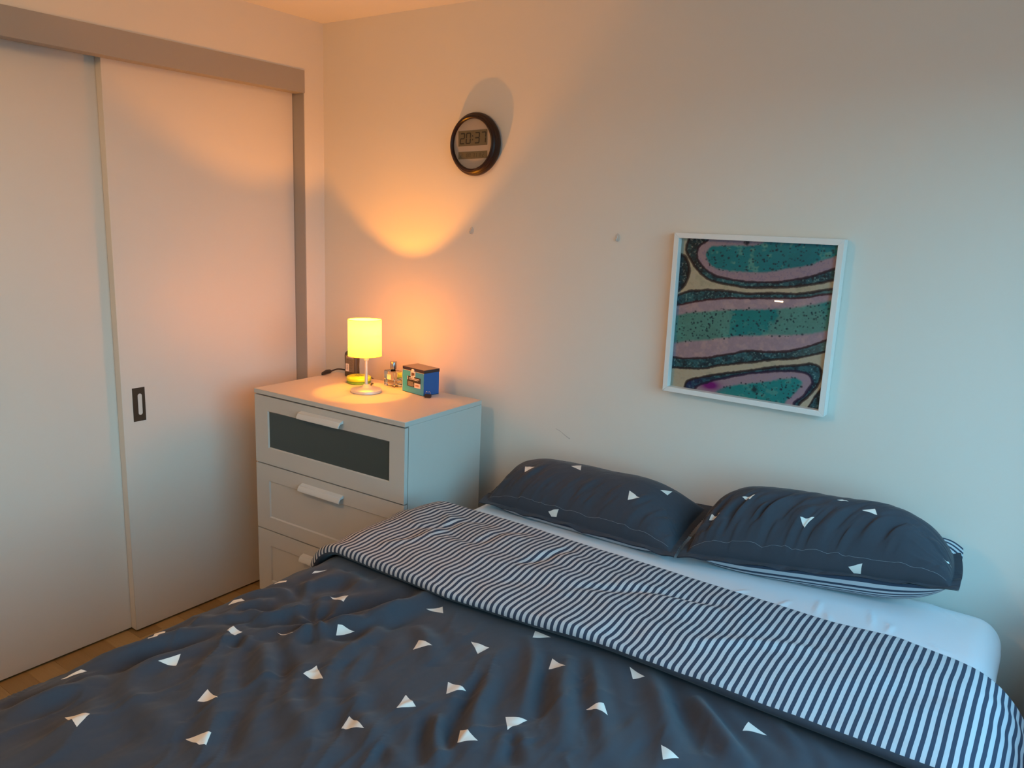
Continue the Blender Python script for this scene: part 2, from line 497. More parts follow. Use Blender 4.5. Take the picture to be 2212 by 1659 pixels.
DUVET_PRINTS = [[(1.2773,-1.7696),(1.3265,-1.7454),(1.3485,-1.7805)],[(1.2523,-1.5661),(1.2569,-1.5172),(1.2805,-1.5428)],[(1.4079,-1.5525),(1.46,-1.5645),(1.4252,-1.5871)],[(1.5033,-1.6622),(1.5424,-1.6342),(1.5623,-1.6581),(1.551,-1.665)],[(1.2469,-1.3785),(1.2792,-1.3767),(1.2783,-1.3981),(1.2517,-1.3988)],[(1.1359,-1.7117),(1.1432,-1.6731),(1.1566,-1.6676),(1.1434,-1.7084)],[(1.165,-1.5382),(1.0982,-1.4859),(1.123,-1.4733),(1.1704,-1.5188)],[(1.134,-1.314),(1.1207,-1.2907),(1.1355,-1.276),(1.1514,-1.2782)],[(1.1285,-1.1738),(1.1275,-1.1545),(1.1531,-1.149),(1.1575,-1.1557)],[(1.3314,-1.3207),(1.3793,-1.3129),(1.3621,-1.3202)],[(1.1692,-1.0815),(1.1627,-1.0647),(1.1803,-1.035),(1.1772,-1.0469)],[(1.3009,-1.1324),(1.3377,-1.1058),(1.3505,-1.1347)],[(1.432,-1.227),(1.4401,-1.2198),(1.4673,-1.2075),(1.441,-1.2407)],[(1.5195,-1.3659),(1.5729,-1.3947),(1.5208,-1.4031)],[(1.5232,-1.0203),(1.5483,-0.9874),(1.5724,-1.0132)],[(1.6156,-1.15),(1.6582,-1.1521),(1.6275,-1.1822)],[(1.7053,-1.0706),(1.7544,-1.0657),(1.7502,-1.103)],[(1.7947,-0.9388),(1.8389,-0.9383),(1.8086,-0.9703)],[(1.8858,-1.0049),(1.9326,-1.0252),(1.898,-1.0384)],[(1.7663,-1.2249),(1.8151,-1.225),(1.7937,-1.2632)],[(1.7315,-1.3168),(1.7737,-1.3324),(1.7499,-1.3626)],[(1.6921,-1.4336),(1.7495,-1.4497),(1.7042,-1.4649)],[(1.9304,-1.245),(1.9699,-1.2269),(1.9599,-1.2794)],[(1.8861,-1.3315),(1.9386,-1.3439),(1.9089,-1.3677)],[(2.0394,-1.1181),(2.065,-1.0924),(2.0889,-1.119)],[(1.4485,-0.9491),(1.4431,-0.9298),(1.4702,-0.9304)],[(2.0368,-0.9227),(2.0837,-0.9432),(2.0629,-0.9579)],[(2.3128,-0.9447),(2.3554,-0.9601),(2.3127,-0.9773)],[(2.2104,-1.1337),(2.2519,-1.1454),(2.2309,-1.1701)]]
P1_PRINTS = [[(0.1758,0.4014),(0.2316,0.3964),(0.1936,0.3136)],[(0.4013,0.5375),(0.4375,0.6299),(0.461,0.4898)],[(0.7318,0.351),(0.7876,0.3078),(0.7408,0.2558)],[(0.8409,0.5452),(0.8733,0.6719),(0.8741,0.5481)],[(0.3732,0.0804),(0.4261,0.0939),(0.4175,0.0739),(0.3914,0.0718)]]
P2_PRINTS = [[(0.2314,0.3756),(0.28,0.4015),(0.267,0.3472)],[(0.1087,0.2467),(0.1154,0.2869),(0.1574,0.2496)],[(0.4676,0.2375),(0.516,0.2677),(0.4861,0.1891)],[(0.6728,0.4),(0.7136,0.4434),(0.7253,0.3688)],[(0.642,0.0818),(0.6902,0.0911),(0.6839,0.0761),(0.6604,0.0761)],[(0.5771,0.4991),(0.594,0.5347),(0.6202,0.4985)],[(0.9395,0.308),(0.957,0.3481),(0.9659,0.3889)]]

# ------------------------------------------------------------------ materials
M_WALL = mat('wall_paint', (0.72, 0.70, 0.67), 0.75, spec=0.25)
add_noise(M_WALL, (0.725, 0.70, 0.645), (0.745, 0.715, 0.66), 3.0, bump=0.12, bump_scale=420.0, dist=0.0006)
M_CEIL = mat('ceiling_paint', (0.80, 0.79, 0.77), 0.85, spec=0.2)
add_noise(M_CEIL, (0.79, 0.78, 0.76), (0.81, 0.80, 0.78), 4.0)
M_DOOR = mat("door_laminate", (0.73, 0.71, 0.68), 0.48, spec=1.0)
add_noise(M_DOOR, (0.74, 0.705, 0.65), (0.765, 0.73, 0.675), 2.0, stretch=(1, 1, 0.3))
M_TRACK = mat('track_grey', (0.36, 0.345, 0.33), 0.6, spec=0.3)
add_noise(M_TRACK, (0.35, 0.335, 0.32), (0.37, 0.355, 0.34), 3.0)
M_DARK = mat('dark_gap', (0.02, 0.018, 0.016), 0.8)
M_WHITE = mat('white_foil', (0.60, 0.58, 0.555), 0.45, spec=0.4)
add_noise(M_WHITE, (0.565, 0.54, 0.505), (0.585, 0.56, 0.525), 5.0)
M_PLASTIC = mat('white_handle', (0.78, 0.77, 0.75), 0.35, spec=0.5)
add_noise(M_PLASTIC, (0.64, 0.63, 0.61), (0.67, 0.66, 0.64), 9.0)
M_FROST = mat('smoked_glass', (0.050, 0.066, 0.064), 0.30, spec=0.5)
add_noise(M_FROST, (0.048, 0.062, 0.060), (0.056, 0.072, 0.070), 6.0)
M_BRONZE = mat('bronze_pull', (0.10, 0.075, 0.055), 0.38, metal=0.7)
add_noise(M_BRONZE, (0.085, 0.062, 0.045), (0.12, 0.09, 0.066), 30.0)

# ------------------------------------------------------------------ the room
def struct(name, mb, m, parent=None, **kw):
    o = mb.build(name, m, parent, **kw)
    if parent is None:
        o['kind'] = 'structure'
    return o

fl = struct('floor', MB().box((-0.80, ROOM_Y - 0.1, -0.06), (ROOM_X + 0.1, 0.1, -0.006)), M_DARK)
tag(fl, 'warm oak plank floor showing as a strip between closet and bed')
plank_mats = []
for i, (a, b) in enumerate((((0.34, 0.215, 0.085), (0.44, 0.285, 0.12)), ((0.29, 0.175, 0.065), (0.38, 0.24, 0.095)), ((0.39, 0.25, 0.10), (0.48, 0.32, 0.14)))):
    m = mat('oak_plank_%d' % i, a, 0.42, spec=0.4)
    tc = N(m, 'ShaderNodeTexCoord'); mp = N(m, 'ShaderNodeMapping'); mp.inputs['Scale'].default_value = (1.2, 22, 1)
    mp.inputs['Location'].default_value = (i * 3.1, i * 1.7, 0)
    nz = N(m, 'ShaderNodeTexNoise'); nz.inputs['Scale'].default_value = 5; nz.inputs['Detail'].default_value = 6; nz.inputs['Distortion'].default_value = 0.6
    mx = N(m, 'ShaderNodeMix', data_type='RGBA'); mx.inputs[6].default_value = (*a, 1); mx.inputs[7].default_value = (*b, 1)
    L(m, tc.outputs['Object'], mp.inputs[0]); L(m, mp.outputs[0], nz.inputs['Vector']); L(m, nz.outputs[0], mx.inputs[0]); L(m, mx.outputs[2], bsdf(m).inputs['Base Color'])
    plank_mats.append(m)
rp = random.Random(5)
plank_meshes = {}
PW = 0.0925
y = 0.0; r = 0
while y > ROOM_Y:
    x = -0.14 - (0.37 * r) % 0.9
    while x < ROOM_X:
        ln = (0.75, 0.9, 1.05)[rp.randrange(3)]
        x0 = max(x, -0.14); x1 = min(x + ln, ROOM_X)
        if x1 - x0 > 0.03:
            mi = rp.randrange(3)
            key = (round(x1 - x0, 3), mi)
            if key not in plank_meshes:
                w = x1 - x0
                mb = MB()
                c = 0.0012
                vs = [(0, 0, -0.012), (w, 0, -0.012), (w, PW, -0.012), (0, PW, -0.012), (0, 0, -c), (w, 0, -c), (w, PW, -c), (0, PW, -c),
                      (c, c, 0), (w - c, c, 0), (w - c, PW - c, 0), (c, PW - c, 0)]
                mb.add(vs, [(0, 1, 5, 4), (1, 2, 6, 5), (2, 3, 7, 6), (3, 0, 4, 7), (4, 5, 9, 8), (5, 6, 10, 9), (6, 7, 11, 10), (7, 4, 8, 11), (8, 9, 10, 11)])
                o = mb.build('floor_plank', plank_mats[mi], fl)
                plank_meshes[key] = o.data
            else:
                o = bpy.data.objects.new('floor_plank', plank_meshes[key]); COL.objects.link(o); o.parent = fl
            o.location = (x0, y - PW, 0)
        x += ln
    y -= PW; r += 1

struct('ceiling', MB().box((-0.80, ROOM_Y - 0.1, ROOM_Z), (ROOM_X + 0.1, 0.1, ROOM_Z + 0.08)), M_CEIL)
wb = struct('wall_back', MB().box((-0.80, 0.0, 0.0), (ROOM_X + 0.1, 0.1, ROOM_Z)), M_WALL)
tag(wb, 'white painted wall behind the bed and chest of drawers')
OPY = -0.1037
wl_ = MB()
wl_.box((-0.16, OPY, 0.0), (0.0, 0.0, ROOM_Z))
wl_.box((-0.16, ROOM_Y, 2.2065), (0.0, OPY, ROOM_Z))
struct('wall_left', wl_, M_WALL)
struct('wall_front', MB().box((-0.80, ROOM_Y - 0.1, 0.0), (ROOM_X + 0.1, ROOM_Y, ROOM_Z)), M_WALL)
wr = MB()
wr.box((ROOM_X, ROOM_Y, 0), (ROOM_X + 0.12, 0, WIN_Z0)); wr.box((ROOM_X, ROOM_Y, WIN_Z1), (ROOM_X + 0.12, 0, ROOM_Z))
wr.box((ROOM_X, WIN_Y1, WIN_Z0), (ROOM_X + 0.12, 0, WIN_Z1)); wr.box((ROOM_X, ROOM_Y, WIN_Z0), (ROOM_X + 0.12, WIN_Y0, WIN_Z1))
struct('wall_right', wr, M_WALL)
# window: frame, mullion, sill and pane
wf = MB()
for a, b in (((ROOM_X + .05, WIN_Y0, WIN_Z0), (ROOM_X + .10, WIN_Y0 + .05, WIN_Z1)), ((ROOM_X + .05, WIN_Y1 - .05, WIN_Z0), (ROOM_X + .10, WIN_Y1, WIN_Z1)),
             ((ROOM_X + .05, WIN_Y0, WIN_Z0), (ROOM_X + .10, WIN_Y1, WIN_Z0 + .05)), ((ROOM_X + .05, WIN_Y0, WIN_Z1 - .05), (ROOM_X + .10, WIN_Y1, WIN_Z1)),
             ((ROOM_X + .05, -1.46, WIN_Z0), (ROOM_X + .10, -1.41, WIN_Z1))):
    wf.box(a, b)
win = struct('window_1', wf, M_WHITE)
MB().box((ROOM_X - 0.03, WIN_Y0 - .03, WIN_Z0 - .03), (ROOM_X + .05, WIN_Y1 + .03, WIN_Z0)).build('window_sill', M_WHITE, win)
M_PANE = bpy.data.materials.new('window_glass'); M_PANE.use_nodes = True
nt_ = M_PANE.node_tree; nt_.nodes.clear()
po = nt_.nodes.new('ShaderNodeOutputMaterial'); pm = nt_.nodes.new('ShaderNodeMixShader'); pt = nt_.nodes.new('ShaderNodeBsdfTransparent'); pg = nt_.nodes.new('ShaderNodeBsdfGlossy')
pg.inputs['Roughness'].default_value = 0.02; pm.inputs[0].default_value = 0.06
nt_.links.new(pt.outputs[0], pm.inputs[1]); nt_.links.new(pg.outputs[0], pm.inputs[2]); nt_.links.new(pm.outputs[0], po.inputs[0])
MB().box((ROOM_X + .072, WIN_Y0 + .05, WIN_Z0 + .05), (ROOM_X + .078, WIN_Y1 - .05, WIN_Z1 - .05)).build('window_pane', M_PANE, win)

# closet: header, sliding doors, interior
struct('trim_1', MB().box((-0.055, -3.9, 2.1181), (0.004, OPY, 2.2065)), M_TRACK)['label'] = 'grey sliding track fascia above the closet doors'
struct('jamb_shade_strip', MB().box((-0.125, OPY - 0.004, 0.0), (-0.001, OPY, 2.1181)), M_TRACK)['label'] = 'strip beside the front sliding door, jamb shade put into its grey'  # the jamb is white; its shade is put into this strip's grey
struct('added_light_block', MB().box((2.84, ROOM_Y, 0.0), (ROOM_X, 0.0, 0.79)), M_WALL)['label'] = 'added unseen block that darkens the gap beside the bed'  # unseen block added to keep window light out of the gap by the bed
cb = MB()
cb.box((-0.80, ROOM_Y, 0), (-0.76, 0, ROOM_Z))
struct('wall_closet', cb, M_WALL)

def closet_door(name, x1, y0, y1, z0, z1, label):
    o = MB().box((x1 - 0.0354, y0, z0), (x1, y1, z1)).build(name, M_DOOR, bevel=0.0012, seg=1)
    o['kind'] = 'structure'; o['label'] = label
    return o
d1 = closet_door('door_1', -0.0683, -0.9111, OPY - 0.005, 0.008, 2.150, 'front sliding closet door nearest the corner with dark recessed pull')
d2 = closet_door('door_2', -0.1050, -1.80, -0.83, 0.008, 2.127, 'rear sliding closet door at the left edge of the view')
closet_door('door_3', -0.0683, -2.70, -1.90, 0.008, 2.150, 'third sliding closet door beyond the left edge')
# recessed pull: plate with an oblong cup
pl = MB()
PX = -0.0683 + 0.0008
y0, y1, z0, z1 = -0.871, -0.8225, 0.846, 0.974
cy, hz, rr = -0.8425, 0.041, 0.0085
ring = []
for k in range(24):
    a = 2 * math.pi * k / 24
    ring.append((cy + rr * math.cos(a), 0.910 + (hz - rr) * (1 if math.sin(a) >= 0 else -1) + rr * math.sin(a)))
outer = []
for (yy, zz) in ring:
    dy, dz = yy - cy, zz - 0.910
    k = 1e9
    if dy > 1e-9: k = min(k, (y1 - cy) / dy)
    if dy < -1e-9: k = min(k, (y0 - cy) / dy)
    if dz > 1e-9: k = min(k, (z1 - 0.910) / dz)
    if dz < -1e-9: k = min(k, (z0 - 0.910) / dz)
    outer.append((cy + dy * k, 0.910 + dz * k))
corners = [(y1, z1), (y0, z1), (y0, z0), (y1, z0)]
for c in corners:                                      # move the nearest ring point onto each plate corner
    i = min(range(24), key=lambda i: math.dist(outer[i], c)); outer[i] = c
vs = [(PX, a, b) for a, b in outer] + [(PX, a, b) for a, b in ring] + [(PX - 0.010, cy + (a - cy) * .82, .91 + (b - .91) * .94) for a, b in ring] + [(PX - 0.004, a, b) for a, b in outer]
fs = []
for i in range(24):
    j = (i + 1) % 24
    fs += [(i, j, 24 + j, 24 + i), (24 + i, 24 + j, 48 + j, 48 + i), (j, i, 72 + i, 72 + j)]
fs.append(tuple(48 + i for i in range(24)))
pull = pl.add(vs, fs).build('door_handle', M_BRONZE, d1)
pull['label'] = 'dark bronze recessed finger pull'

# ------------------------------------------------------------------ chest of drawers
K = 0.97
CW, CD, CH = 0.757, 0.441, 0.9732
cz = lambda z: 1.65735 + K * (z - 1.65735)
chest = empty('chest_of_drawers', (0.2191, -0.5495, 0), 0.0424, 'white chest of drawers with a smoked glass top drawer front, beside the bed', 'chest of drawers')
zt0 = cz(0.934)
MB().box((0, 0, zt0), (CW, CD, CH)).build('top_panel', M_WHITE, chest, bevel=0.0012, seg=1)
MB().box((0, 0.021, 0), (0.016, CD, zt0)).build('side_panel', M_WHITE, chest, bevel=0.0008, seg=1)
MB().box((CW - 0.016, 0.021, 0), (CW, CD, zt0)).build('side_panel', M_WHITE, chest, bevel=0.0008, seg=1)
MB().box((0.016, CD - 0.008, 0.03), (CW - 0.016, CD - 0.002, zt0)).build('back_panel', M_WHITE, chest)
MB().box((0.016, 0.03, 0), (CW - 0.016, 0.045, cz(0.094))).build('plinth', M_WHITE, chest)
def drawer(z0, z1, iz0, iz1, hz1, glass):
    ix0, ix1 = 0.0735 * 1.0, 0.7085 * K + 0.001
    a, b = 0.0015, CW - 0.0015
    T = 0.017
    vs = []
    o_ = [(a, z0), (b, z0), (b, z1), (a, z1)]; i_ = [(ix0, iz0), (ix1, iz0), (ix1, iz1), (ix0, iz1)]
    bev = 0.004
    i2 = [(ix0 + bev, iz0 + bev), (ix1 - bev, iz0 + bev), (ix1 - bev, iz1 - bev), (ix0 + bev, iz1 - bev)]
    rec = 0.0055
    vs = [(x, 0.001, z) for x, z in o_] + [(x, 0.001, z) for x, z in i_] + [(x, 0.001 + rec, z) for x, z in i2] + [(x, 0.001 + T, z) for x, z in o_]
    fs = []
    for i in range(4):
        j = (i + 1) % 4
        fs += [(i, j, 4 + j, 4 + i), (4 + i, 4 + j, 8 + j, 8 + i), (j, i, 12 + i, 12 + j)]
    mb = MB().add(vs, fs)
    mb.add([(x, 0.001 + T, z) for x, z in o_], [(3, 2, 1, 0)])
    mb.box((0.02, 0.019, z0 + 0.02), (CW - 0.02, CD - 0.03, z1 - 0.05))
    d = mb.build('drawer', M_WHITE, chest)
    MB().box((i2[0][0] - .001, 0.0062, i2[0][1] - .001), (i2[1][0] + .001, 0.0100, i2[2][1] + .001)).build('glass_panel' if glass else 'drawer_panel', M_FROST if glass else M_WHITE, d)
    h = hz1
    prof = [(0.001, h), (-0.016, h - 0.006), (-0.0235, h - 0.0165), (-0.0245, h - 0.026), (-0.0225, h - 0.0265), (-0.020, h - 0.0185), (-0.013, h - 0.0125), (0.001, h - 0.0115)]
    MB().prism(prof, 0.259, 0.4725).build('handle', M_PLASTIC, d, bevel=0.0008, seg=1)
    return d
g1 = drawer(cz(0.6535), cz(0.9290), cz(0.720), cz(0.8715), cz(0.906), True)
g1['label'] = 'top drawer with smoked glass front'
drawer(cz(0.3745), cz(0.6485), cz(0.429), cz(0.584), cz(0.619), False)
drawer(cz(0.0955), cz(0.3695), cz(0.151), cz(0.306), cz(0.328), False)
ZT = CH

# ------------------------------------------------------------------ bed
M_BED = mat('bed_fabric', (0.10, 0.10, 0.105), 0.9)
add_noise(M_BED, (0.09, 0.09, 0.095), (0.12, 0.12, 0.125), 60.0)
bed = empty('bed_base', (1.885, -1.03, 0), 0, 'dark fabric bed base mostly hidden under the mattress and duvet', 'bed base')
MB().box((-0.775, -0.99, 0.12), (0.775, 0.99, 0.40)).build('box_base', M_BED, bed, bevel=0.02, seg=3)
for sx in (-1, 1):
    for sy in (-1, 1):
        MB().lathe([(0.020, 0.0), (0.028, 0.125)], (sx * 0.68, sy * 0.90, 0), 16).build('leg', M_DARK, bed, smooth=True)

def cover(QX, QY, rect, R, slope=0.0):
    """lays flat coordinates over a rounded slab: returns points (z measured from the top) and normals"""
    x0, x1, y0, y1 = rect
    cx = np.clip(QX, x0, x1); cy = np.clip(QY, y0, y1)
    ox, oy = QX - cx, QY - cy
    l = np.hypot(ox, oy) + 1e-12
    amax = math.pi / 2 - slope
    a = np.clip(l / R, 0, amax)
    rest = np.maximum(l - amax * R, 0)
    h = R * np.sin(a) + rest * math.cos(amax)
    d = R * (1 - np.cos(a)) + rest * math.sin(amax)
    P = np.stack([cx + ox / l * h, cy + oy / l * h, -d], -1)
    Nn = np.stack([ox / l * np.sin(a), oy / l * np.sin(a), np.cos(a)], -1)
    return P, Nn

# fitted sheet on the mattress
M_SHEET = mat('white_cotton', (0.74, 0.72, 0.69), 0.85, spec=0.2)
add_noise(M_SHEET, (0.78, 0.82, 0.87), (0.81, 0.85, 0.90), 8.0, bump=0.25, bump_scale=900.0, dist=0.0005)
MT = 0.665
mattress = empty('mattress', (1.902, -1.03, 0.40), 0, 'thick mattress in a white fitted sheet, bare near the pillows', 'mattress')
MB().box((-0.765, -0.985, 0.004), (0.765, 0.985, 0.20)).build('mattress_core', M_SHEET, mattress, bevel=0.05, seg=4)
sx = np.linspace(-0.80 - 0.20, 0.80 + 0.20, 300); sy = np.linspace(-1.01 - 0.16, 1.01 + 0.20, 300)
QX, QY = np.meshgrid(sx, sy)
P, Nn = cover(QX, QY, (-0.80 + .07, 0.80 - .07, -1.01 + .06, 1.01 - .07), 0.07)
disp = 0.0022 * fbm(QX * 4, QY * 3, 3, 3)
for pts, w, a in SHEET_FOLDS:
    dd, pp = poly_dist(QX + 1.902, QY - 1.03, pts)
    disp += a * np.exp(-(dd / w) ** 2) * np.sin(np.clip(pp, 0.02, 0.98) * math.pi)
rip = np.clip((QX - 0.70) / 0.1, 0, 1)
disp += rip * 0.003 * fbm(QX * 3, QY * 14, 2, 9)
P = P + Nn * disp[..., None]
P[..., 2] += MT - 0.40
P[..., 2] = np.maximum(P[..., 2], 0.01)
grid_sheet('fitted_sheet', P, [M_SHEET], parent=mattress, normals=grid_normals(P))

# duvet ------------------------------------------------------------
NAVY = (0.042, 0.047, 0.062)
M_NAVY = mat('navy_cotton', NAVY, 0.82, spec=0.25, **{'Sheen Weight': 0.12, 'Sheen Roughness': 0.5})
add_noise(M_NAVY, (0.040, 0.044, 0.059), (0.046, 0.051, 0.067), 120.0, bump=0.2, bump_scale=1400.0, dist=0.0004)
M_PRINT = mat('white_print', (0.76, 0.74, 0.70), 0.8, spec=0.25)
add_noise(M_PRINT, (0.74, 0.72, 0.68), (0.78, 0.76, 0.72), 90.0, bump=0.2, bump_scale=1400.0, dist=0.0004)
def stripe_mat(name, period, duty=0.46):
    m = mat(name, (0.8, 0.8, 0.8), 0.82, spec=0.25)
    uv = N(m, 'ShaderNodeUVMap'); uv.uv_map = 'cloth'
    sp = N(m, 'ShaderNodeSeparateXYZ')
    dv = N(m, 'ShaderNodeMath', operation='DIVIDE'); dv.inputs[1].default_value = period
    fr = N(m, 'ShaderNodeMath', operation='FRACT')
    lt = N(m, 'ShaderNodeMath', operation='LESS_THAN'); lt.inputs[1].default_value = duty
    nz = N(m, 'ShaderNodeTexNoise'); nz.inputs['Scale'].default_value = 900
    mx = N(m, 'ShaderNodeMix', data_type='RGBA')
    mx.inputs[6].default_value = (0.52, 0.53, 0.56, 1); mx.inputs[7].default_value = (0.040, 0.054, 0.088, 1)
    bp = N(m, 'ShaderNodeBump'); bp.inputs['Strength'].default_value = 0.15; bp.inputs['Distance'].default_value = 0.0004
    L(m, uv.outputs[0], sp.inputs[0]); L(m, sp.outputs['X'], dv.inputs[0]); L(m, dv.outputs[0], fr.inputs[0]); L(m, fr.outputs[0], lt.inputs[0])
    L(m, lt.outputs[0], mx.inputs[0]); L(m, mx.outputs[2], bsdf(m).inputs['Base Color'])
    L(m, nz.outputs[0], bp.inputs['Height']); L(m, bp.outputs[0], bsdf(m).inputs['Normal'])
    return m
M_STRIPE = stripe_mat('navy_white_stripes', 0.0163, 0.49)
M_STRIPE_P = stripe_mat('pillow_stripes', 0.0105)

duvet = empty('duvet', (1.885, -1.2, MT), 0, 'navy duvet scattered with white triangles, its striped reverse folded back across the bed', 'duvet')
DZ = 0.696                                   # height of the lower layer
RC = 0.105
RECT = (1.165, 2.642, -1.99, 9.0)
FOLD_Y = -0.465
HEM_Y = -0.915
sarr = np.linspace(1.150 - RC * 1.4 - 0.27, 2.642 + RC * 1.4 + 0.30, 460)
# lengthwise path: (flat y, offset above the lower layer)
path = []
for v in np.arange(-2.45, FOLD_Y - 0.0, 0.0052): path.append((v, 0.0))
rf = 0.021
for k in range(1, 12):
    a = math.pi * k / 12
    path.append((FOLD_Y + rf * 1.15 * math.sin(a), rf * (1 - math.cos(a))))
n_fold = len(path) - 7
for v in np.arange(FOLD_Y, HEM_Y, -0.0045): path.append((v, 2 * rf))
rh = 0.015
n_h0 = len(path)
for k in range(1, 12):
    a = math.pi * k / 12
    path.append((HEM_Y - rh * math.sin(a), 2 * rf - rh * (1 - math.cos(a))))
n_hem = len(path) - 5
for v in np.arange(HEM_Y, HEM_Y + 0.05, 0.006): path.append((v, 2 * rf - 2 * rh))
path = np.array(path)
TY, TO = path[:, 0], path[:, 1]
S, Y = np.meshgrid(sarr, TY)
O = np.repeat(TO[:, None], len(sarr), 1)
layer = np.clip(O / (2 * rf), 0, 1)
flap_on = (np.arange(len(TY)) >= n_fold - 5)[:, None] * np.ones_like(S)
# the hem and the fold wander a little
wander = 0.010 * fbm(S * 2.0, S * 0 + 3.3, 2, 11) + HEM_LEAN(S)
toh = np.clip((FOLD_Y - Y) / (FOLD_Y - HEM_Y), 0, 1) * flap_on
Yw = Y + wander * toh + FOLD_LEAN(S) * np.clip((Y + 0.90) / 0.42, 0, 1) + 0.008 * fbm(S * 3.0, S * 0 + 8.1, 2, 12) * np.clip((Y + 0.75) / 0.3, 0, 1)
P, Nn = cover(S, Yw, RECT, RC, slope=0.03)
P_s = P + Nn * O[..., None]
seg = np.hypot(np.diff(P_s[..., 0], axis=1), np.diff(P_s[..., 2], axis=1))
ARC = np.concatenate([np.zeros((len(TY), 1)), np.cumsum(seg, axis=1)], axis=1)
mid_i = int(np.argmin(abs(sarr - 1.885)))
ARC = ARC - ARC[:, mid_i:mid_i + 1] + 1.885
# wrinkles of the lower layer
D = 0.0075 * fbm(S * 3.1, Yw * 2.2, 3, 21) + 0.0030 * fbm(S * 9 + 2 * fbm(S * 2, Yw * 2, 2, 5), Yw * 4.0, 3, 31)
und = 0.0055 * fbm(S * 22, Yw * 4.5 + 3 * S, 3, 41) * np.clip((-0.95 - Yw) / 0.15, 0, 1)
cre = 1 - abs(fbm(S * 9 + 1.5 * fbm(S * 3, Yw * 3, 2, 46), Yw * 3.2 + 2 * S, 3, 45)) * 2.2
D += und + 0.0055 * np.clip(cre, -0.2, 1) ** 3 * np.clip((-0.95 - Yw) / 0.15, 0, 1)
for pts, w, a in FOLDS:
    pts = catmull(pts, 4)
    x0 = min(q[0] for q in pts) - 4 * w; x1 = max(q[0] for q in pts) + 4 * w
    y0 = min(q[1] for q in pts) - 4 * w; y1 = max(q[1] for q in pts) + 4 * w
    m = (S > x0) & (S < x1) & (Yw > y0) & (Yw < y1) & (flap_on < 0.5)
    if not m.any(): continue
    dd, pp = poly_dist(S[m], Yw[m], pts)
    ww = w * (0.8 + 0.5 * pp)
    prof = np.exp(-(dd / ww) ** 2) - 0.35 * np.exp(-((dd - 2.0 * ww) / ww) ** 2)
    D[m] += FOLD_GAIN * a * prof * np.sin(np.clip(pp, 0.0, 1.0) * math.pi) ** 0.6
cl_r = np.hypot(S - 1.37, Yw + 1.235); cl_t = np.arctan2(Yw + 1.235, S - 1.37)
D += (1 - flap_on) * 0.0075 * np.exp(-(cl_r / 0.20) ** 2) * np.clip(cl_r / 0.05, 0, 1) * np.sin(cl_t * 8 + 3.0 * fbm(S * 7, Yw * 7, 2, 48) + 4 * cl_r)
side = np.clip((1.15 - S) / 0.12, 0, 1) + np.clip((S - 2.62) / 0.12, 0, 1)
D += side * 0.011 * fbm(S * 1.5, Yw * 9, 2, 51)
D *= 1 - 0.75 * np.clip((Yw + 0.98) / 0.12, 0, 1) * (1 - flap_on)
# the folded-back flap has its own soft ridges, running across the bed
FX = 0.0
ph = Yw * 46 + 7 * S + 4.0 * fbm(S * 2.2, Yw * 2.5, 2, 61)
amp = 0.0054 * (0.55 + 0.45 * fbm(S * 3.0, Yw * 3.0, 2, 62)) * (0.55 + 0.45 * np.clip((2.3 - S) / 0.6, 0, 1))
Dflap = amp * np.sin(ph) + 0.007 * fbm(S * 3.5, Yw * 4.5, 3, 63) + 0.0045 * fbm(S * 9, Yw * 13, 3, 64)
for pts, w, a in FLAP_FOLDS:
    dd, pp = poly_dist(S, Yw, catmull(pts, 4))
    Dflap += a * np.exp(-(dd / w) ** 2) * np.sin(np.clip(pp, 0, 1) * math.pi) ** 0.6
taper = np.clip((FOLD_Y - Y) / 0.05, 0, 1)
puff = 0.010 * np.sin(np.clip((FOLD_Y - Y) / (FOLD_Y - HEM_Y), 0, 1) * math.pi)
top = layer * flap_on
D = D * (1 - 0.9 * flap_on) + (Dflap * (0.3 + 0.7 * taper) + puff) * top * np.clip(layer * 1.4 - 0.4, 0, 1)
P = P + Nn * (O + D)[..., None]
P[..., 2] += DZ
P[..., 2] = np.maximum(P[..., 2], 0.10)
P = P - np.array([1.885, -1.2, MT])
NRM = grid_normals(P)
cloth_uv = np.stack([ARC + 0.0035 * fbm(S * 3, Yw * 5, 2, 71), Yw], -1)
pc = np.stack([S, Yw], -1)
grid_sheet('patterned_face', P, [M_NAVY, M_PRINT], uv=pc, parent=duvet, prints=DUVET_PRINTS, pcoord=pc, normals=NRM, rows=(0, n_fold))
hem_pc = np.stack([S, np.repeat(np.arange(len(TY), dtype=float)[:, None], len(sarr), 1)], -1)
edge = [[(1.85, n_hem + 2.0), (1.85, n_hem - 0.2), (2.42, n_hem - 4.0), (2.42, n_hem + 2.0)], [(2.42, n_hem + 2.0), (2.42, n_hem - 4.0), (3.3, n_hem - 4.5), (3.3, n_hem + 2.0)]]
grid_sheet('striped_reverse', P, [M_STRIPE, M_NAVY], uv=cloth_uv, parent=duvet, normals=NRM, prints=edge, pcoord=hem_pc, rows=(n_fold, n_hem))['label'] = 'folded back navy and white striped reverse'
grid_sheet('hem_band', P, [M_NAVY], uv=cloth_uv, parent=duvet, normals=NRM, rows=(n_hem, len(TY) - 1))['label'] = 'navy hem under the striped flap'

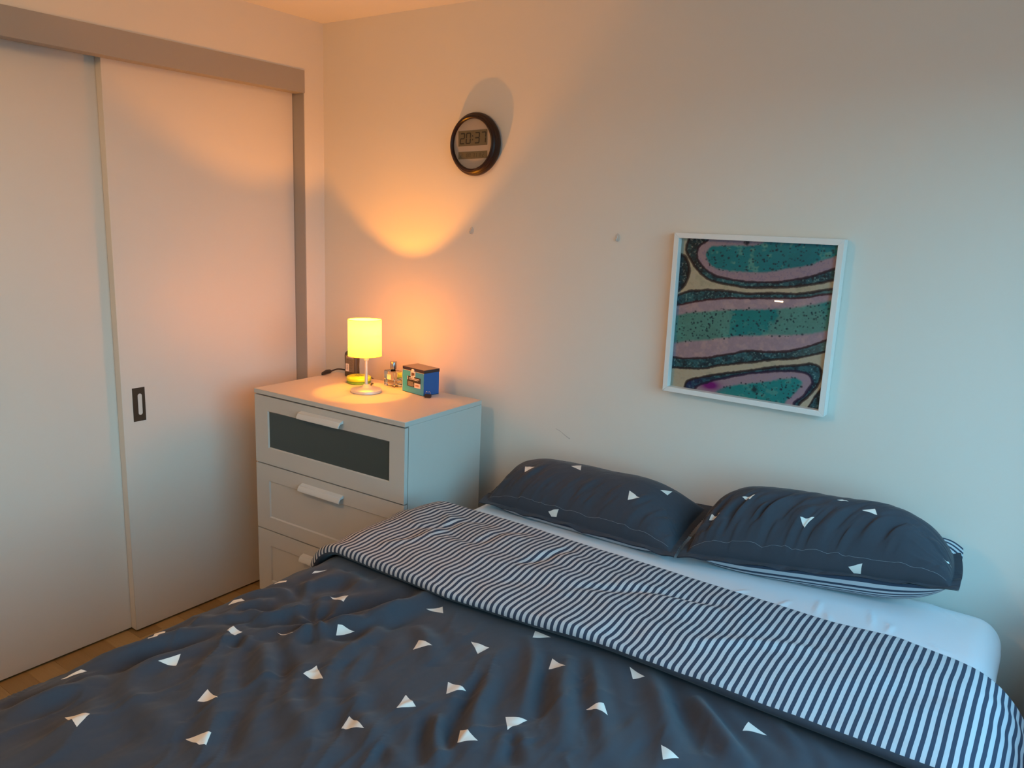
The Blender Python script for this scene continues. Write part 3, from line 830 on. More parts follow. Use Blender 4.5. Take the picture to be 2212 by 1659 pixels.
# pillows ----------------------------------------------------------
def pillow(name, FL, FR, BR, BL, tt, tb, label, prints, seed, pinch=(0.012, 0.02), crease=1.0):
    FL, FR, BR, BL = (np.array(c, float) for c in (FL, FR, BR, BL))
    org = (FL + FR + BR + BL) / 4
    root = empty(name, tuple(org), 0, label, 'pillow', 'pillows on the bed')
    nu, nv = 240, 160
    u = np.linspace(0, 1, nu); v = np.linspace(0, 1, nv)
    U, V = np.meshgrid(u, v)
    # edges bow inwards between the corners
    bx = np.sin(V * math.pi) * pinch[0]; by = np.sin(U * math.pi) * pinch[1]
    Uc = bx + U * (1 - 2 * bx); Vc = by + V * (1 - 2 * by)
    B = (FL[None, None] * ((1 - Uc) * (1 - Vc))[..., None] + FR * (Uc * (1 - Vc))[..., None] + BR * (Uc * Vc)[..., None] + BL * ((1 - Uc) * Vc)[..., None])
    n = np.cross(FR - FL, BL - FL); n /= np.linalg.norm(n)
    Lu = np.linalg.norm(FR - FL); Lv = np.linalg.norm(BL - FL)
    du = np.minimum(U, 1 - U) * Lu; dv = np.minimum(V, 1 - V) * Lv
    def f(d, w):
        x = np.clip((d - 0.022) / w, 0, 1)
        return np.sqrt(np.clip(1 - (1 - x) ** 2.2, 0, 1)) ** 1.15
    H = f(du, 0.21) * f(dv, 0.13)
    flange = np.clip(1 - np.minimum(du, dv) / 0.03, 0, 1)
    wob = flange * (0.006 * fbm(U * 9, V * 7, 3, seed) + 0.003 * np.sin(U * 40 + 3 * fbm(U * 5, V * 3, 2, seed + 1)))
    # creases gather at the seam and fade inwards
    env = np.exp(-((dv - 0.035) / 0.06) ** 2) + 0.8 * np.exp(-((du - 0.05) / 0.07) ** 2)
    env_l = np.exp(-((dv - 0.06) / 0.07) ** 2)
    w1 = fbm(U * 27 - 9 * V, V * 4, 2, seed + 2); w2 = fbm(U * 5, V * 34, 2, seed + 3)
    back = np.clip((0.62 - V) / 0.25, 0.12, 1)
    w1 = np.sign(w1) * abs(w1) ** 0.8
    wob = wob * back; cr_ = back * crease * (0.008 * w1 * env_l + 0.004 * w2 * np.exp(-((du - 0.05) / 0.06) ** 2))
    cr_ = cr_ + 0.0016 * fbm(U * 14, V * 9, 3, seed + 4)
    lump = 1 + 0.07 * fbm(U * 2.5, V * 2, 2, seed + 5)
    top = B + n * (H * tt * lump + wob + cr_ * np.clip(H * 3, 0.15, 1) + 0.0012)[..., None]
    bot = B - n * (H * tb - wob + 0.0012)[..., None]
    lo = MT + 0.0035
    bz = bot[..., 2]
    bot[..., 2] = np.where(bz < lo, lo, bz)
    lim = -0.006
    for A in (top, bot): A[..., 1] = np.minimum(A[..., 1], lim)
    top = top - org; bot = bot - org
    nt, nb = grid_normals(top), grid_normals(bot, True)
    pcn = np.stack([U, V], -1)
    grid_sheet('patterned_face', top, [M_NAVY, M_PRINT], uv=pcn, parent=root, prints=prints, pcoord=pcn, normals=nt)
    uvb = np.stack([V * Lv, U * Lu], -1)
    grid_sheet('striped_underside', bot, [M_STRIPE_P], uv=uvb, parent=root, normals=nb, flip=True)['label'] = 'navy and white striped underside'
    # fine stitch line along the flange at the front and the sides
    st = MB()
    iv = int(round(0.031 / Lv * (nv - 1))); iu = int(round(0.031 / Lu * (nu - 1)))
    st.tube([top[iv, i] + nt[iv, i] * 0.0003 for i in range(iu, nu - iu, 3)], 0.00045, 4)
    o = st.build('stitching', M_THREAD, root)
    return root, top + org
M_THREAD = mat('grey_thread', (0.22, 0.24, 0.27), 0.8)
add_noise(M_THREAD, (0.2, 0.22, 0.25), (0.24, 0.26, 0.29), 300.0)
PL1 = pillow('pillow', *P1C, 'left pillow, navy with white triangles, leaning on the wall near the chest of drawers', P1_PRINTS, 100)
PL2 = pillow('pillow', *P2C, 'right pillow, plumper, navy with white triangles, striped underside showing along its front', P2_PRINTS, 120, pinch=(-0.01, 0.01), crease=2.0)
# striped inner end of the right pillowcase sticking out at its far right corner
cf = MB()
pts = []
A0 = np.array(P2C[2], float)
for i in range(12):
    for j in range(8):
        a, b = i / 11, j / 7
        pts.append((A0[0] - 0.050 + 0.052 * b + 0.003 * math.sin(a * 5), A0[1] + 0.005 - 0.035 * a + 0.008 * b, A0[2] + 0.030 - 0.042 * a + 0.006 * math.sin(b * 3 + a * 2) - 0.020 * b))
CU = np.array(pts).reshape(12, 8, 3) - (np.array(P2C[0]) + P2C[1] + P2C[2] + P2C[3]) / 4
CUB = CU + np.array([0.0, 0.006, -0.006])
cuv = np.stack(np.meshgrid(np.linspace(0, 0.07, 8), np.linspace(0.0, 0.06, 12)), -1)[..., ::-1]
cc = grid_sheet('pillowcase_opening', np.concatenate([CU, CUB[::-1]]), [M_STRIPE_P], uv=np.concatenate([cuv, cuv[::-1]]), parent=PL2[0])
cc['label'] = 'striped inner flap of the pillowcase opening'

# ------------------------------------------------------------------ lamp
LX, LY = 0.5564, -0.2874
M_STEEL = mat('brushed_steel', (0.72, 0.70, 0.67), 0.45, metal=0.55)
add_noise(M_STEEL, (0.70, 0.68, 0.65), (0.76, 0.74, 0.71), 60.0)
M_SHADE = bpy.data.materials.new('lit_yellow_shade'); M_SHADE.use_nodes = True
nt_ = M_SHADE.node_tree; nt_.nodes.clear()
so = nt_.nodes.new('ShaderNodeOutputMaterial'); a1 = nt_.nodes.new('ShaderNodeAddShader')
sm = nt_.nodes.new('ShaderNodeMixShader'); sd = nt_.nodes.new('ShaderNodeBsdfDiffuse'); stl = nt_.nodes.new('ShaderNodeBsdfTranslucent'); se = nt_.nodes.new('ShaderNodeEmission')
sn = nt_.nodes.new('ShaderNodeTexNoise'); sn.inputs['Scale'].default_value = 300
sx_ = nt_.nodes.new('ShaderNodeMix'); sx_.data_type = 'RGBA'; sx_.inputs[6].default_value = (0.15, 0.145, 0.32, 1); sx_.inputs[7].default_value = (0.17, 0.16, 0.35, 1)
nt_.links.new(sn.outputs[0], sx_.inputs[0]); nt_.links.new(sx_.outputs[2], stl.inputs[0]); nt_.links.new(sx_.outputs[2], sd.inputs[0])
sm.inputs[0].default_value = SHADE_T
se.inputs[0].default_value = (1.0, 0.225, 0.002, 1); se.inputs[1].default_value = SHADE_E
nt_.links.new(sd.outputs[0], sm.inputs[1]); nt_.links.new(stl.outputs[0], sm.inputs[2]); nt_.links.new(sm.outputs[0], a1.inputs[0]); nt_.links.new(se.outputs[0], a1.inputs[1]); nt_.links.new(a1.outputs[0], so.inputs[0])
gm = nt_.nodes.new('ShaderNodeNewGeometry'); bm2 = nt_.nodes.new('ShaderNodeMixShader'); bd = nt_.nodes.new('ShaderNodeBsdfDiffuse'); bd.inputs[0].default_value = (0.9, 0.88, 0.82, 1)
nt_.links.new(gm.outputs['Backfacing'], bm2.inputs[0]); nt_.links.new(a1.outputs[0], bm2.inputs[1]); nt_.links.new(bd.outputs[0], bm2.inputs[2]); nt_.links.new(bm2.outputs[0], so.inputs[0])
M_EDGEY = mat('shade_edge_yellow', (0.80, 0.50, 0.08), 0.6)
add_noise(M_EDGEY, (0.78, 0.48, 0.07), (0.82, 0.52, 0.09), 40.0)
lamp = empty('table_lamp', (LX, LY, ZT), 0, 'lit table lamp with a yellow drum shade and steel disc foot on the white chest', 'lamp')
MB().lathe([(0.056, 0.0), (0.0585, 0.001), (0.0585, 0.0105), (0.057, 0.012), (0.030, 0.0165), (0.018, 0.0215), (0.010, 0.029), (0.0055, 0.031)], n=64).build('base', M_STEEL, lamp, smooth=True, angle=40)
MB().lathe([(0.0062, 0.029), (0.0058, 0.09), (0.0052, 0.125)], n=20).build('stem', M_STEEL, lamp, smooth=True)
M_CREAM = mat('cream_socket', (0.75, 0.68, 0.52), 0.4)
add_noise(M_CREAM, (0.73, 0.66, 0.50), (0.77, 0.70, 0.54), 30.0)
MB().lathe([(0.0075, 0.122), (0.0100, 0.130), (0.0105, 0.180), (0.0085, 0.184)], n=24).build('socket', M_CREAM, lamp, smooth=True)
lean = Matrix.Translation((-0.005, -0.0035, 0.21)) @ Matrix.Rotation(-0.045, 4, Vector((0.58, 0.81, 0)).normalized()) @ Matrix.Translation((0, 0, -0.21))
SR = 0.0630
MB().lathe([(SR, 0.1405), (SR, 0.18), (SR, 0.22), (SR, 0.279)], n=96, cap=False).build('lamp_shade', M_SHADE, lamp, smooth=True, angle=60, xf=lean)
for zz in (0.1405, 0.279):
    MB().tube([(SR * math.cos(a), SR * math.sin(a), zz) for a in [2 * math.pi * k / 64 for k in range(65)]], 0.0009, 6, cap=False).build('shade_edge', M_EDGEY, lamp, smooth=True, xf=lean)
rg = MB()
for k in range(3):
    a = math.radians(30 + 120 * k)
    rg.tube([(0.010 * math.cos(a), 0.010 * math.sin(a), 0.150), (0.062 * math.cos(a), 0.062 * math.sin(a), 0.150)], 0.0009, 6)
rg.build('shade_carrier', M_STEEL, lamp, xf=lean)
bulb = light('lamp_bulb_light', 'POINT', (LX, LY, BULB_Z), BULB_W * 0.26, (1.0, 0.315, 0.010), shadow_soft_size=0.006)
bulb2 = light('lamp_bulb_upward_light', 'SPOT', (LX, LY, BULB_Z), BULB_W * 0.9, (1.0, 0.315, 0.010), shadow_soft_size=0.006, spot_size=math.pi, spot_blend=1.0)
bulb2.rotation_euler = (math.pi, 0, 0)
M_BULB = bpy.data.materials.new('glowing_bulb'); M_BULB.use_nodes = True
bb = bsdf(M_BULB); bb.inputs['Base Color'].default_value = (1, 0.9, 0.7, 1); bb.inputs['Emission Color'].default_value = (1.0, 0.72, 0.35, 1); bb.inputs['Emission Strength'].default_value = 30
MB().lathe([(0.0095, 0.178), (0.0075, 0.182), (0.0065, 0.186)], n=20).build('bulb', M_BULB, lamp, smooth=True)
cd = MB()
cd.tube(catmull([(-0.02, 0.048, 0.004), (-0.032, 0.060, 0.005), (-0.050, 0.075, 0.006), (-0.066, 0.093, 0.007), (-0.075, 0.11, 0.004)], 6), 0.0028, 8)
M_BLACK = mat('black_rubber', (0.014, 0.012, 0.013), 0.5)
add_noise(M_BLACK, (0.012, 0.011, 0.012), (0.018, 0.016, 0.017), 50.0)
cd.build('lamp_cord', M_BLACK, lamp, smooth=True)

# yellow-green round tin
M_LIME = mat('lime_lid', (0.62, 0.72, 0.02), 0.35)
add_noise(M_LIME, (0.58, 0.68, 0.02), (0.66, 0.76, 0.03), 20.0)
M_GREEN = mat('green_tub', (0.10, 0.27, 0.03), 0.4)
add_noise(M_GREEN, (0.09, 0.25, 0.03), (0.12, 0.29, 0.035), 20.0)
M_OLIVE = mat('olive_print', (0.25, 0.32, 0.05), 0.5)
tin = empty('round_tub', (0.420, -0.196, ZT), 0, 'flat round tub with lime green lid and darker green bottom behind the lamp foot', 'tub')
MB().lathe([(0.044, 0.0), (0.047, 0.002), (0.047, 0.013), (0.0445, 0.0135)], n=48).build('tub_body', M_GREEN, tin, smooth=True)
MB().lathe([(0.0485, 0.0125), (0.049, 0.013), (0.049, 0.024), (0.0475, 0.027), (0.040, 0.0295), (0.0, 0.030)], n=48).build('lid', M_LIME, tin, smooth=True, angle=50)
ob = MB()
for k, (w, yy) in enumerate(((0.030, 0.012), (0.036, 0.002), (0.024, -0.010))):
    ob.box((-w / 2, yy - 0.0028, 0.0298), (w / 2, yy + 0.0028, 0.0303))
ob.build('lid_print', M_OLIVE, tin)

# toiletry bottle with a back label
M_GUN = mat('bottle_plastic', (0.060, 0.052, 0.038), 0.42)
add_noise(M_GUN, (0.055, 0.047, 0.034), (0.066, 0.057, 0.042), 25.0)
M_LABELG = mat('label_grey', (0.17, 0.15, 0.115), 0.5)
add_noise(M_LABELG, (0.16, 0.14, 0.105), (0.185, 0.165, 0.125), 200.0)
M_LW = mat('label_white', (0.72, 0.70, 0.66), 0.5)
M_CAP = mat('cap_grey', (0.30, 0.28, 0.25), 0.4)
bot_ = empty('shower_gel_bottle', (0.311, -0.130, ZT), 0.12, 'dark olive flat bottle with grey back label standing behind the lamp', 'bottle')
bm_ = MB()
lv = [(0.062, 0.030, 0.0), (0.066, 0.034, 0.003), (0.064, 0.034, 0.05), (0.067, 0.034, 0.088), (0.064, 0.032, 0.098), (0.050, 0.026, 0.106), (0.036, 0.024, 0.109)]
vs, fs = [], []
n_ = 28
for w, d, z in lv:
    vs += [(x, y_, z) for x, y_ in rounded_rect(w, d, min(w, d) * 0.42, 6)]
for j in range(len(lv) - 1):
    for i in range(n_):
        fs.append((j * n_ + i, j * n_ + (i + 1) % n_, (j + 1) * n_ + (i + 1) % n_, (j + 1) * n_ + i))
fs += [tuple(range(n_ - 1, -1, -1)), tuple((len(lv) - 1) * n_ + i for i in range(n_))]
bm_.add(vs, fs).build('bottle_body', M_GUN, bot_, smooth=True)
MB().prism_z(rounded_rect(0.036, 0.024, 0.010), 0.109, 0.134).build('cap', M_CAP, bot_, bevel=0.002)
lb = MB(); yl = -0.0174
lb.box((-0.020, yl - 0.0004, 0.022), (0.024, yl, 0.092), 0)
lb.box((-0.019, yl - 0.0009, 0.0245), (-0.003, yl - 0.0002, 0.056), 1)
for k in range(7): lb.box((-0.015, yl - 0.0012, 0.030 + k * 0.0033), (-0.007, yl - 0.0006, 0.0313 + k * 0.0033), 2)
for k in range(11):
    x0 = 0.001 if k < 7 else -0.016
    lb.box((x0, yl - 0.0009, 0.027 + k * 0.0046), (0.021 - (k * 7 % 5) * 0.0015, yl - 0.0002, 0.0284 + k * 0.0046), 2)
lb.box((-0.016, yl - 0.0009, 0.083), (0.020, yl - 0.0002, 0.0845), 1)
lb.build('label', [M_LABELG, M_LW, M_GUN], bot_)

# perfume bottle: thick clear glass, half empty, steel cap
M_GLASS = mat('clear_glass', (0.95, 0.93, 0.88), 0.02, spec=0.5, **{'Transmission Weight': 1.0, 'IOR': 1.45})
M_CAPM = mat('perfume_cap_metal', (0.38, 0.36, 0.35), 0.28, metal=0.95)
add_noise(M_CAPM, (0.36, 0.34, 0.33), (0.41, 0.39, 0.38), 40.0)
M_JUICE = mat('pale_perfume', (0.95, 0.80, 0.58), 0.02, **{'Transmission Weight': 1.0, 'IOR': 1.34})
pf = empty('perfume_bottle', (0.5555, -0.1385, ZT), -0.12, 'small square clear glass perfume bottle with steel cap left of the blue box', 'bottle')
MB().box((-0.033, -0.022, 0.0), (0.033, 0.022, 0.063)).build('glass_body', M_GLASS, pf, bevel=0.004, seg=3)
MB().box((-0.027, -0.016, 0.010), (0.027, 0.016, 0.027)).build('perfume', M_JUICE, pf, bevel=0.003, seg=2)
MB().lathe([(0.0125, 0.063), (0.0085, 0.066), (0.0080, 0.0705)], n=24).build('neck', M_GLASS, pf, smooth=True)
MB().lathe([(0.0125, 0.0695), (0.0130, 0.071), (0.0130, 0.0985), (0.0122, 0.0995)], n=32).build('cap', M_CAPM, pf, smooth=True, angle=40)
MB().box((-0.012, -0.0225, 0.030), (0.012, -0.0220, 0.050)).build('label', M_CREAM, pf)

# blue card box with printed front
M_TURQ = mat('turquoise_card', (0.02,0.24,0.50), 0.28)
add_noise(M_TURQ, (0.018, 0.22, 0.47), (0.03, 0.28, 0.54), 12.0)
M_BLUE = mat('blue_card', (0.006, 0.10, 0.36), 0.35)
add_noise(M_BLUE, (0.006, 0.095, 0.34), (0.008, 0.11, 0.38), 14.0)
M_LID = mat('black_card', (0.020, 0.010, 0.012), 0.16, spec=0.8)
add_noise(M_LID, (0.018, 0.009, 0.011), (0.023, 0.012, 0.014), 10.0)
M_INK = mat('black_ink', (0.012, 0.010, 0.010), 0.4)
M_GREYT = mat('grey_text', (0.40, 0.36, 0.28), 0.5)
bx = empty('cardboard_box', (0.6417, -0.1760, ZT), -0.1245, 'blue and turquoise cardboard box with black lid and printed label on the chest', 'box')
BW, BD, BH = 0.124, 0.077, 0.088
M_EDGE = mat('card_edge', (0.55, 0.48, 0.36), 0.7)
b2 = MB()
vs = [(0, 0, 0), (BW, 0, 0), (BW, BD, 0), (0, BD, 0), (0, 0, BH), (BW, 0, BH), (BW, BD, BH), (0, BD, BH)]
b2.add(vs, [(0, 1, 5, 4)], 0); b2.add(vs, [(1, 2, 6, 5), (2, 3, 7, 6), (3, 0, 4, 7), (3, 2, 1, 0), (4, 5, 6, 7)], 1)
b2.build('box_body', [M_TURQ, M_BLUE], bx)
b3 = MB()
b3.box((-0.0012, -0.0012, BH), (BW + 0.0016, BD + 0.0012, BH + 0.0125), 0)
b3.box((-0.0015, -0.0015, BH - 0.0012), (BW + 0.0012, -0.0002, BH + 0.0004), 1)
b3.box((-0.0016, -0.0016, 0.0), (0.0004, 0.0006, BH + 0.0125), 1)
b3.build('lid', [M_LID, M_EDGE], bx)
MB().box((0.0, -0.0003, 0.0), (BW + 0.0003, BD, 0.0018)).build('dark_bottom_edge', M_INK, bx)
# printed label: black block, white bar, text lines, barcode panel
pb = MB(); q = -0.0003
pb.box((0.028, q - 0.0006, 0.026), (0.106, q, 0.066), 0)
pb.box((0.030, q - 0.0010, 0.052), (0.033, q - 0.0005, 0.0655), 1)
pb.box((0.040, q - 0.0010, 0.0585), (0.099, q - 0.0005, 0.0610), 1)
pb.box((0.040, q - 0.0010, 0.0540), (0.092, q - 0.0005, 0.0560), 1)
for k in range(5): pb.box((0.033, q - 0.0010, 0.0290 + k * 0.0036), (0.062 + (k * 3 % 4) * 0.002, q - 0.0005, 0.0305 + k * 0.0036), 2)
pb.box((0.071, q - 0.0011, 0.0255), (0.1065, q - 0.0004, 0.0440), 1)
for k in range(12): pb.box((0.0775 + k * 0.0017, q - 0.0014, 0.0315), (0.0775 + k * 0.0017 + (0.0011 if k % 3 else 0.0006), q - 0.0009, 0.0385), 3)
pb.build('printed_label', [M_INK, M_LW, M_GREYT, mat('orange_ink', (0.55, 0.22, 0.08), 0.5)], bx)
pc_ = MB()                                   # printed picture of a white clip
for a in (((0.048, 0.070), (0.052, 0.088)), ((0.048, 0.086), (0.076, 0.0895)), ((0.071, 0.074), (0.075, 0.088)), ((0.050, 0.066), (0.058, 0.072)), ((0.060, 0.064), (0.068, 0.074)), ((0.064, 0.071), (0.075, 0.0755))):
    pc_.box((a[0][0], q - 0.0009, a[0][1] - 0.004), (a[1][0], q - 0.0002, a[1][1] - 0.004), 0)
pc_.box((0.054, q - 0.0008, 0.070), (0.070, q - 0.0002, 0.081), 1)
pc_.build('printed_picture', [M_LW, mat('brown_ink', (0.10, 0.05, 0.02), 0.5)], bx)
MB().lathe([(0.0085, 0.0), (0.0085, 0.0016), (0.0035, 0.0024), (0.0, 0.0024)], n=20).build('lid_sticker', M_LW, bx, smooth=True,
    xf=Matrix.Translation((0.062, -0.0012, BH + 0.002)) @ Matrix.Rotation(math.radians(90), 4, 'X') @ Matrix.Scale(0.8, 4, (0, 1, 0)))

# binder clip lying in front of the box
M_CHROME = mat('chrome_wire', (0.8, 0.8, 0.8), 0.15, metal=1.0)
add_noise(M_CHROME, (0.78, 0.78, 0.78), (0.84, 0.84, 0.84), 50.0)
bc = empty('binder_clip', (0.784, -0.188, ZT), 0.5, 'small black binder clip with wire arms lying at the corner of the blue box', 'clip')
MB().prism([(-0.012, 0.0), (0.004, 0.0), (0.009, 0.010), (0.0075, 0.0115), (-0.012, 0.0015)], -0.0125, 0.0125).build('clip_body', M_BLACK, bc, bevel=0.0006, seg=1)
for s in (-1, 1):
    MB().tube(catmull([(s * 0.009, 0.006, 0.009), (s * 0.009, 0.004, 0.016), (s * 0.007, 0.0, 0.021), (s * 0.004, -0.001, 0.0225), (s * 0.003, 0.0, 0.019)], 5), 0.0007, 6).build('wire_arm', M_CHROME, bc, smooth=True)
MB().tube(catmull([(0.009, -0.010, 0.0012), (0.012, -0.020, 0.0010), (0.0, -0.026, 0.0010), (-0.012, -0.020, 0.0010), (-0.009, -0.010, 0.0012)], 5), 0.0007, 6).build('wire_arm', M_CHROME, bc, smooth=True)

# power cord and plug behind the things on the chest
pcd = empty('power_cord', (0.15, -0.12, ZT), 0, 'black power cord with flat connector at the back left of the chest top', 'cord')
C0 = Vector((0.15, -0.12, ZT))
run = [Vector(p_) - C0 for p_ in ((0.206, -0.154, ZT + .010), (0.214, -0.125, ZT + .016), (0.228, -0.105, ZT + .014), (0.250, -0.092, ZT + .009), (0.29, -0.083, ZT + .0036), (0.345, -0.092, ZT + .0036), (0.375, -0.100, ZT + .0036), (0.40, -0.088, ZT - .008), (0.42, -0.050, ZT - 0.05), (0.42, -0.04, ZT - 0.3))]
MB().tube(catmull([tuple(v) for v in run], 8), 0.0032, 10).build('cable', M_BLACK, pcd, smooth=True)
MB().tube([Vector((0.222, -0.215, ZT + .0065)) - C0, Vector((0.217, -0.207, ZT + .0085)) - C0, Vector((0.209, -0.178, ZT + .011)) - C0, Vector((0.205, -0.158, ZT + .010)) - C0, Vector((0.206, -0.150, ZT + .010)) - C0], [0.003, 0.0065, 0.0095, 0.0085, 0.004], 12).build('connector', M_BLACK, pcd, smooth=True)

# ------------------------------------------------------------------ wall clock
M_RIM = mat('dark_walnut_rim', (0.022, 0.008, 0.005), 0.36, spec=0.35)
add_noise(M_RIM, (0.016, 0.006, 0.004), (0.034, 0.012, 0.007), 14.0, stretch=(1, 3, 1))
M_DIAL = mat('silver_dial', (0.36, 0.33, 0.30), 0.5, metal=0.2)
add_noise(M_DIAL, (0.35, 0.32, 0.29), (0.37, 0.34, 0.31), 40.0)
M_LCD = mat('lcd_panel', (0.115, 0.098, 0.055), 0.35)
add_noise(M_LCD, (0.11, 0.094, 0.053), (0.12, 0.102, 0.058), 60.0)
M_SEG = mat('lcd_segment', (0.018, 0.016, 0.010), 0.5)
M_SEG2 = mat('lcd_segment_faint', (0.082, 0.070, 0.040), 0.5)
clock = empty('wall_clock', (0.838, 0.0, 1.910), 0, 'round dark wooden rimmed clock with digital display reading 20:37 on the back wall', 'clock')
turn = Matrix.Rotation(math.radians(90), 4, 'X')
MB().lathe([(0.100, 0.0), (0.109, 0.004), (0.1125, 0.012), (0.1125, 0.020), (0.109, 0.027), (0.1055, 0.029), (0.105, 0.033), (0.100, 0.038), (0.0975, 0.038), (0.096, 0.041), (0.0925, 0.042), (0.0895, 0.039), (0.0885, 0.034), (0.0885, 0.028)], n=96, cap=False).build('rim', M_RIM, clock, smooth=True, angle=28, xf=turn)
MB().lathe([(0.103, 0.001), (0.103, 0.004), (0.0, 0.004)], n=48).build('back_plate', M_BLACK, clock, xf=turn)
MB().lathe([(0.0890, 0.027), (0.0890, 0.030), (0.0, 0.030)], n=64).build('dial', M_DIAL, clock, xf=turn)
rot = Matrix.Rotation(-0.035, 4, 'Y')
YF = -0.0300
lcd = MB()
lcd.box((-0.067, YF - 0.0008, -0.0065), (0.067, YF + 0.001, 0.0480))
s1 = lcd.build('time_display', M_LCD, clock, xf=rot)
lcd = MB()
lcd.box((-0.067, YF - 0.0008, -0.0525), (0.067, YF + 0.001, -0.0265))
s2 = lcd.build('date_display', M_LCD, clock, xf=rot)
SEGS = {'0': 'abcdef', '1': 'bc', '2': 'abged', '3': 'abgcd', '4': 'fgbc', '5': 'afgcd', '6': 'afgedc', '7': 'abc', '8': 'abcdefg', '9': 'abfgcd'}
def digit(mb, ch, x, z, w, h, t, yf):
    g = t * 0.12
    hh = h / 2
    def hs(zc):
        return [(x + g + t * .25, zc), (x + g + t * .75, zc + t / 2), (x + w - g - t * .75, zc + t / 2), (x + w - g - t * .25, zc), (x + w - g - t * .75, zc - t / 2), (x + g + t * .75, zc - t / 2)]
    def vsg(xc, za, zb):
        return [(xc, za), (xc + t / 2, za + t / 2), (xc + t / 2, zb - t / 2), (xc, zb), (xc - t / 2, zb - t / 2), (xc - t / 2, za + t / 2)]
    seg = {'a': hs(z + h - t / 2), 'g': hs(z + hh), 'd': hs(z + t / 2),
           'f': vsg(x + t / 2, z + hh + g, z + h - g - t * .3), 'b': vsg(x + w - t / 2, z + hh + g, z + h - g - t * .3),
           'e': vsg(x + t / 2, z + g + t * .3, z + hh - g), 'c': vsg(x + w - t / 2, z + g + t * .3, z + hh - g)}
    for k in SEGS[ch]:
        p = [(a + (b - z) * 0.08, b) for a, b in seg[k]]
        vs = [(a, yf - 0.0006, b) for a, b in p] + [(a, yf, b) for a, b in p]
        mb.add(vs, [tuple(range(6)), tuple(range(11, 5, -1))] + [(i, i + 6, (i + 1) % 6 + 6, (i + 1) % 6) for i in range(6)])
dg = MB()
for ch, x in (('2', -0.0605), ('0', -0.0325), ('3', 0.0085), ('7', 0.0380)):
    digit(dg, ch, x, 0.0005, 0.0225, 0.0400, 0.0042, YF - 0.0008)
for zz in (0.0125, 0.0255): dg.box((-0.0020, YF - 0.0014, zz), (0.0018, YF - 0.0008, zz + 0.0042))
dg.build('digits', M_SEG, s1, xf=rot)
dg = MB()
for i, (ch, x) in enumerate((('2', -0.057), ('8', -0.030), ('0', -0.019), ('7', 0.000), ('1', 0.010), ('8', 0.030), ('2', 0.044))):
    digit(dg, ch, x, -0.0475, 0.0080, 0.0150, 0.0016, YF - 0.0008)
dg.build('faint_digits', M_SEG2, s2, xf=rot)

# ------------------------------------------------------------------ framed art print
art = empty('framed_picture', (1.6683, 0.0, 1.1214), 0, 'square white framed print of teal, pink and navy stone-like bands above the pillows', 'picture')
tilt = Matrix.Rotation(-0.007, 4, 'Y')
FS, FD, FM = 0.5077, 0.0424, 0.0165
M_FRAME = mat('white_frame', (0.78, 0.77, 0.75), 0.4)
add_noise(M_FRAME, (0.77, 0.76, 0.74), (0.79, 0.78, 0.76), 7.0)
def member(a, b, mitre):
    MB().prism_y = None
for k in range(4):
    o_ = [(0, 0), (FS, 0), (FS, FS), (0, FS)]; i_ = [(FM, FM), (FS - FM, FM), (FS - FM, FS - FM), (FM, FS - FM)]
    j = (k + 1) % 4
    quad = [o_[k], o_[j], i_[j], i_[k]]
    vs = [(x, -FD, z) for x, z in quad] + [(x, -0.002, z) for x, z in quad]
    MB().add(vs, [(0, 1, 2, 3), (7, 6, 5, 4), (1, 0, 4, 5), (2, 1, 5, 6), (3, 2, 6, 7), (0, 3, 7, 4)]).build('frame_side', M_FRAME, art, bevel=0.0008, seg=1, xf=tilt)
MB().box((0.01, -0.010, 0.01), (FS - 0.01, -0.004, FS - 0.01)).build('backing_board', M_FRAME, art, xf=tilt)
n_a = 420
AX0, AX1, AZ0, AZ1 = FM - 0.001, FS - FM + 0.001, FM - 0.001, FS - FM + 0.001
ua = np.linspace(0, 1, n_a)
# u runs from the first visible column at the left inner edge
Ua, Va = np.meshgrid(ua, ua)
u, v = Ua, Va
jit = 0.004 * fbm(u * 60, v * 60, 3, 201)
wu, wv = u + 0.006 * fbm(u * 9, v * 9, 3, 202), v + 0.006 * fbm(u * 9, v * 9, 3, 203)
mot = fbm(u * 90, v * 90, 4, 204); mot2 = fbm(u * 26, v * 34, 4, 205); soft = fbm(u * 5, v * 6, 3, 206)
def srgb(r, g, b):
    f = lambda c: (c / 255 / 12.92) if c / 255 <= 0.04045 else ((c / 255 + 0.055) / 1.055) ** 2.4
    return np.array([f(r), f(g), f(b)])
CREAM, PINK, TEAL, TEAL2, DARK, BAND, BAND2 = srgb(188, 186, 170), srgb(160, 146, 166), srgb(0, 128, 146), srgb(86, 164, 160), srgb(32, 22, 34), srgb(46, 104, 122), srgb(24, 60, 78)
def lerp(a, b, t): return a * (1 - t[..., None]) + b * t[..., None]
sst = lambda x, a, b: np.clip((x - a) / (b - a), 0, 1) ** 2 * (3 - 2 * np.clip((x - a) / (b - a), 0, 1))
c = np.broadcast_to(CREAM, u.shape + (3,)).copy()
c = lerp(c, srgb(160, 168, 150), sst(mot2 + soft, 0.2, 0.9) * 0.5)
def band_tex(dark=0.0):
    t = lerp(np.broadcast_to(BAND, c.shape), np.broadcast_to(BAND2, c.shape), sst(mot2, -0.4, 0.4))
    t = lerp(t, srgb(110, 160, 168), sst(mot, 0.25, 0.6) * 0.7)
    t = lerp(t, srgb(22, 26, 32), sst(-mot, 0.1, 0.5) * 0.6)
    return lerp(t, srgb(30, 26, 30), np.full(u.shape, dark))
def fill(mask, col):
    c[mask] = (col[mask] if isinstance(col, np.ndarray) and col.ndim == 3 else col)
def line(pts, w, col=DARK, k=0.9):
    global c
    d, pos = poly_dist(wu, wv, catmull(pts, 5))
    t = (1 - sst(d + jit * 0.8, w * 0.45, w * 1.25)) * k
    c = lerp(c, col, t)
